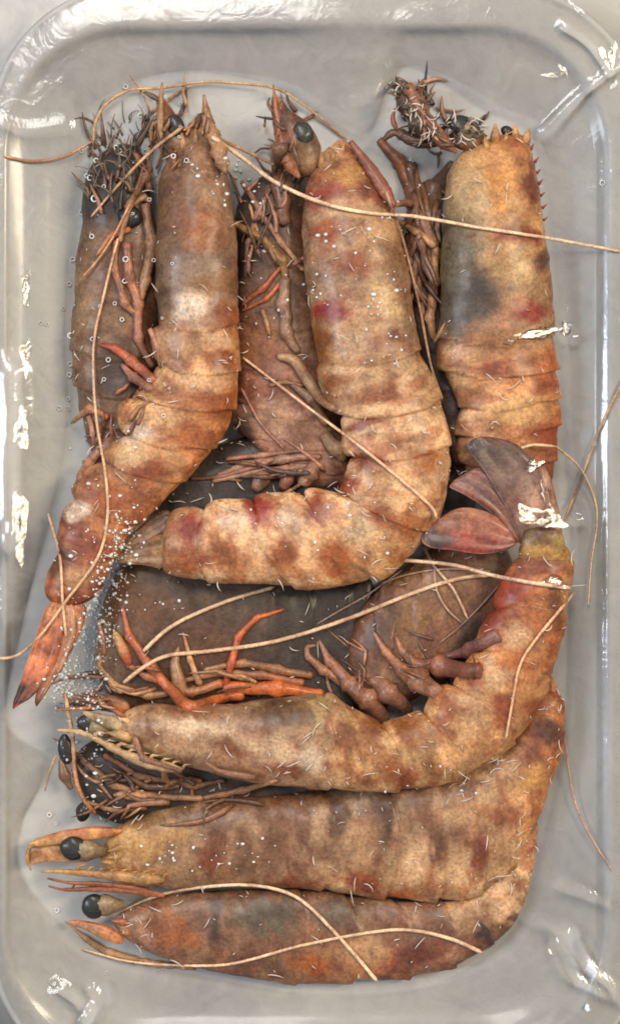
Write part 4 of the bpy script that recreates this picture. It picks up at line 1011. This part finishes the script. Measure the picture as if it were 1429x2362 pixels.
# ------------------------------------------------------------------ film ridges added on the shells to catch lamp glints
rebuild()
for pts, w in [([(1192, 782), (1225, 772), (1262, 765), (1285, 758)], 7), ([(1298, 742), (1306, 755), (1303, 772)], 7), ([(1160, 792), (1190, 783)], 4),
               ([(1215, 1070), (1230, 1066), (1238, 1076)], 6),
               ([(1250, 1346), (1275, 1342), (1302, 1352)], 9), ([(1246, 1100), (1256, 1140), (1270, 1170)], 5)]:
    Q, t, sl = polyline(pts, 5, True)
    R = w * np.sin(np.linspace(0.15, np.pi - 0.15, len(Q))) * (1 + 0.5 * vnoise(np.c_[Q, np.zeros(len(Q))], 9, 3))
    Q = Q + 2.5 * np.stack([vnoise(np.c_[Q, np.zeros(len(Q))], 10, 5), vnoise(np.c_[Q, np.zeros(len(Q))], 10, 6)], 1)
    zz = drape(Q, R, 2, 3)
    g, f = tube_mesh(np.c_[Q, zz], R * 1.7, 12)
    g[:, 2] = np.repeat(zz, 12) + (g[:, 2] - np.repeat(zz, 12)) * 0.3
    link('film_glint_fold', at(g), f, M_FILM, tray)

def crumple(px, py, lx, ly, rot, src, amp=5.0, z=None):
    """A small pucker of film, tilted so that it faces between lamp and lens as such puckers do."""
    base = height(px, py) if z is None else z
    p = Vector(at([[px, py, base]])[0])
    n_ = ((cam.location - p).normalized() + (Vector(src) - p).normalized()).normalized()
    ca, sa = math.cos(math.radians(rot)), math.sin(math.radians(rot))
    nu, nv = 8, 36
    V = [(px, py, 0.0)]
    for i_ in range(1, nu + 1):
        for j_ in range(nv):
            a_ = 2 * math.pi * j_ / nv
            rr_ = i_ / nu * (1 + 0.25 * math.sin(3 * a_ + px) + 0.12 * math.sin(7 * a_ + py))
            x_, y_ = math.cos(a_) * lx * rr_, math.sin(a_) * ly * rr_
            V.append((px + x_ * ca - y_ * sa, py + x_ * sa + y_ * ca, 0.0))
    V = np.array(V)
    V[:, 2] = (-(V[:, 0] - px) * n_.x + (V[:, 1] - py) * n_.y) / n_.z / ZS
    V[:, 2] += 0.28 * amp * vnoise(V, 16, int(px) % 7) + 0.12 * amp * vnoise(V, 7, int(py) % 5)
    hs = np.array([height(x_, y_) for x_, y_ in V[:, :2]]) if z is None else np.full(len(V), base)
    V[:, 2] += np.percentile(hs - V[:, 2], 92) * (1 if z is None else 0) + (0 if z is None else base) + 3
    F_ = [(0, 1 + j_, 1 + (j_ + 1) % nv) for j_ in range(nv)]
    F_ += [tuple(q + 1 for q in f) for f in grid_faces(nu, nv)]
    link('film_glint', at(V), F_, M_FILM, tray)


LR, LL, LC = (1.15, 0.55, 1.8), (-0.3, 1.15, 1.95), (-1.5, 0.1, 1.6)
for q in [(1250, 1192, 52, 24, 8, LR, 5), (1275, 1205, 30, 14, 0, LR, 4), (1215, 1180, 26, 12, 20, LR, 4), (1232, 1074, 20, 8, -30, LR, 3), (1240, 768, 52, 7, -10, LR, 2.5), (1302, 756, 6, 16, 0, LR, 2.5), (1275, 1347, 30, 9, 8, LR, 3),
          (50, 990, 16, 52, 4, LR, 4), (47, 1205, 17, 82, 0, LR, 4), (60, 820, 12, 40, 0, LR, 5), (60, 660, 10, 40, 0, LR, 6), (132, 2272, 26, 22, -30, LL, 5), (1350, 2325, 9, 8, 0, LC, 2),
          (1392, 130, 6, 26, -24, LR, 3), (1412, 125, 8, 26, 8, LR, 3), (1298, 158, 14, 5, 30, LR, 2), (1285, 172, 34, 6, -5, LR, 4), (1415, 190, 6, 16, 20, LL, 3), (1330, 20, 24, 6, 40, LL, 3), (1262, 2195, 10, 5, 0, LR, 2)]:
    crumple(*q)

# ------------------------------------------------------------------ bristles, droplets and frost
def bristle_mesh(rows, wid=2.4):
    V, F = [], []
    w0 = wid
    for (x, y, a, ln, cv) in rows:
        wid = w0 * RNG.uniform(0.55, 1.25)
        z = height(x, y)
        p = []
        for q in np.linspace(0, 1, 5):
            aa = a + cv * (q - 0.3)
            p.append((x + math.cos(aa) * ln * q, y + math.sin(aa) * ln * q, z + 2 + 9 * math.sin(q * 2.2)))
        g, f = tube_mesh(np.array(p), np.array([wid, wid * 1.15, wid, wid * 0.8, wid * 0.4]), 4)
        F += [tuple(i + len(V) for i in ff) for ff in f]
        V += g.tolist()
    return np.array(V), F


def bristles(key, n, box=None, wid=1.05, ln=(5, 40)):
    root = PRAWNS[key]
    me = [c for c in root.children if c.name.startswith('body')][0]
    co = np.array([v.co[:] for v in me.data.vertices]) + np.array(root.location)
    nz = np.array([v.normal[2] for v in me.data.vertices])
    k = DIST - co[:, 2] / U
    px = co[:, 0] / U * DIST / k + CX
    py = CY - co[:, 1] / U * DIST / k
    ok = np.where(nz > 0.15)[0]
    rows = []
    for i in RNG.permutation(ok):
        x, y = px[i] + RNG.uniform(-5, 5), py[i] + RNG.uniform(-5, 5)
        if abs(height(x, y) - co[i, 2] / U / ZS) > 14:
            continue
        rows.append((x, y, RNG.uniform(0, 2 * math.pi), ln[0] + (ln[1] - ln[0]) * RNG.uniform(0, 1) ** 2.2, RNG.normal(0, 0.42)))
        if len(rows) >= n:
            break
    if rows:
        V, F = bristle_mesh(rows, wid)
        o = link('bristles', at(V), F, M_HAIR, root, smooth=True)
        o['kind'] = 'stuff'


for key, n in (('P1', 70), ('P2', 40), ('P3', 110), ('P4', 40), ('P5', 40), ('P6', 90), ('P7', 110), ('P8', 60), ('P9', 40), ('P10', 30), ('P12', 18), ('P11', 30)):
    bristles(key, n)
rows = []
for _ in range(70):
    q = RNG.uniform(0, 1)
    rows.append((915 + 90 * q + RNG.normal(0, 16), 195 + 140 * q + RNG.normal(0, 14), RNG.uniform(0, 6.28), RNG.uniform(14, 38), RNG.normal(0, 0.6)))
for _ in range(40):
    rows.append((RNG.uniform(1030, 1115), RNG.uniform(270, 330), RNG.uniform(0, 6.28), RNG.uniform(12, 34), RNG.normal(0, 0.6)))
V, F = bristle_mesh(rows[::2], 1.5)
o = link('bristles', at(V), F, M_HAIR, PRAWNS['P5'])
o['kind'] = 'stuff'
V, F = bristle_mesh(rows[1::2], 2.6)
o = link('bristles', at(V), F, plain('bristle_dark', (0.09, 0.06, 0.04), 0.5), PRAWNS['P5'])
o['kind'] = 'stuff'
# stiff setae standing round the left heads
rows = []
for _ in range(60):
    x, y = RNG.uniform(205, 345), RNG.uniform(275, 470)
    rows.append((x, y, RNG.uniform(-2.4, -0.8), RNG.uniform(22, 60), RNG.normal(0, 0.4)))
V, F = bristle_mesh(rows, 1.7)
o = link('bristles', at(V), F, plain('bristle_brown', (0.13, 0.085, 0.05), 0.5), PRAWNS['P2'])
o['kind'] = 'stuff'


def ring_drops(rows, name, label, cat):
    V, F = [], []
    for (x, y, r_) in rows:
        z = height(x, y) + 5
        nu, nv = 10, 6
        b0 = len(V)
        for i in range(nu):
            a = 2 * math.pi * i / nu
            for j in range(nv):
                b_ = 2 * math.pi * j / nv
                q = r_ * (1 + 0.26 * math.cos(b_))
                V.append((x + q * math.cos(a), y + q * math.sin(a), z + r_ * 0.42 * math.sin(b_)))
        for i in range(nu):
            for j in range(nv):
                F.append((b0 + i * nv + j, b0 + ((i + 1) % nu) * nv + j, b0 + ((i + 1) % nu) * nv + (j + 1) % nv, b0 + i * nv + (j + 1) % nv))
    o = link(name, at(V), F, M_DROP)
    o['label'], o['category'], o['kind'] = label, cat, 'stuff'


def beads(rows, name, label, cat):
    V, F = [], []
    for (x, y, r_) in rows:
        z = height(x, y) + r_ * 0.4 + 1
        b0 = len(V)
        nu, nv = 4, 7
        st = RNG.uniform(0.7, 1.5)
        for i in range(nu + 1):
            a = math.pi * i / nu
            for j in range(nv):
                b_ = 2 * math.pi * j / nv
                V.append((x + r_ * st * math.sin(a) * math.cos(b_), y + r_ * math.sin(a) * math.sin(b_), z + r_ * 0.7 * math.cos(a)))
        F += [tuple(q + b0 for q in f) for f in grid_faces(nu + 1, nv)]
    o = link(name, at(V), F, M_DROP)
    o['label'], o['category'], o['kind'] = label, cat, 'stuff'


rows = [(242, 325, 3), (208, 410, 6), (218, 458, 7), (188, 490, 5), (222, 370, 5), (200, 405, 4), (240, 430, 4), (268, 340, 5), (276, 348, 5), (212, 545, 5), (168, 598, 5), (160, 655, 5), (146, 712, 4), (163, 774, 6),
        (290, 598, 6), (288, 648, 5), (265, 700, 4), (137, 942, 5), (335, 350, 5), (290, 200, 5), (400, 360, 5), (362, 420, 4), (430, 370, 5), (162, 840, 5), (160, 865, 5), (158, 920, 4), (240, 875, 4), (250, 830, 5), (1388, 422, 6),
        (114, 1880, 5), (130, 1900, 3), (131, 2100, 5), (245, 2245, 4), (370, 2240, 4), (355, 600, 4), (345, 460, 4), (320, 655, 4), (95, 745, 4), (108, 748, 4)]
for _ in range(16):
    rows.append((RNG.uniform(140, 430), RNG.uniform(220, 1000), RNG.uniform(2.5, 4.5)))
ring_drops(rows, 'water_droplets', 'clear round water droplets on the film over the left hand prawns', 'droplets')
rows = []
for _ in range(620):
    q = RNG.uniform(0, 1) ** 0.8
    cx = 300 - 130 * q + RNG.normal(0, 18 + 18 * q)
    rows.append((cx, 1190 + 420 * q + RNG.normal(0, 10), 1.0 + 3.6 * RNG.uniform(0, 1) ** 2.2))
for _ in range(140):
    rows.append((RNG.uniform(120, 240), RNG.uniform(1540, 1640), 1 + 3 * RNG.uniform(0, 1) ** 2))
beads(rows, 'frost_crystals', 'white frost crystals beside the orange tail along the left edge of the heap', 'frost')
rows = []
for (x0, y0, x1, y1, n) in ((420, 360, 560, 480, 26), (560, 380, 620, 480, 16), (840, 500, 940, 840, 34), (720, 500, 900, 720, 30), (700, 1150, 900, 1320, 14), (170, 1640, 240, 1850, 34), (320, 1930, 640, 2010, 34), (160, 980, 330, 1300, 50), (560, 1160, 680, 1290, 10), (850, 1760, 1100, 1830, 12), (300, 1370, 420, 1420, 8), (900, 330, 1000, 480, 14), (520, 560, 720, 800, 16), (120, 1560, 180, 1780, 20)):
    for _ in range(n):
        rows.append((RNG.uniform(x0, x1), RNG.uniform(y0, y1), 1.2 + 3.8 * RNG.uniform(0, 1) ** 1.8))
beads(rows, 'ice_specks', 'tiny white ice specks scattered over the prawn shells', 'ice')
print('triangles', sum(len(p.vertices) - 2 for o in COL.objects if o.type == 'MESH' for p in o.data.polygons))
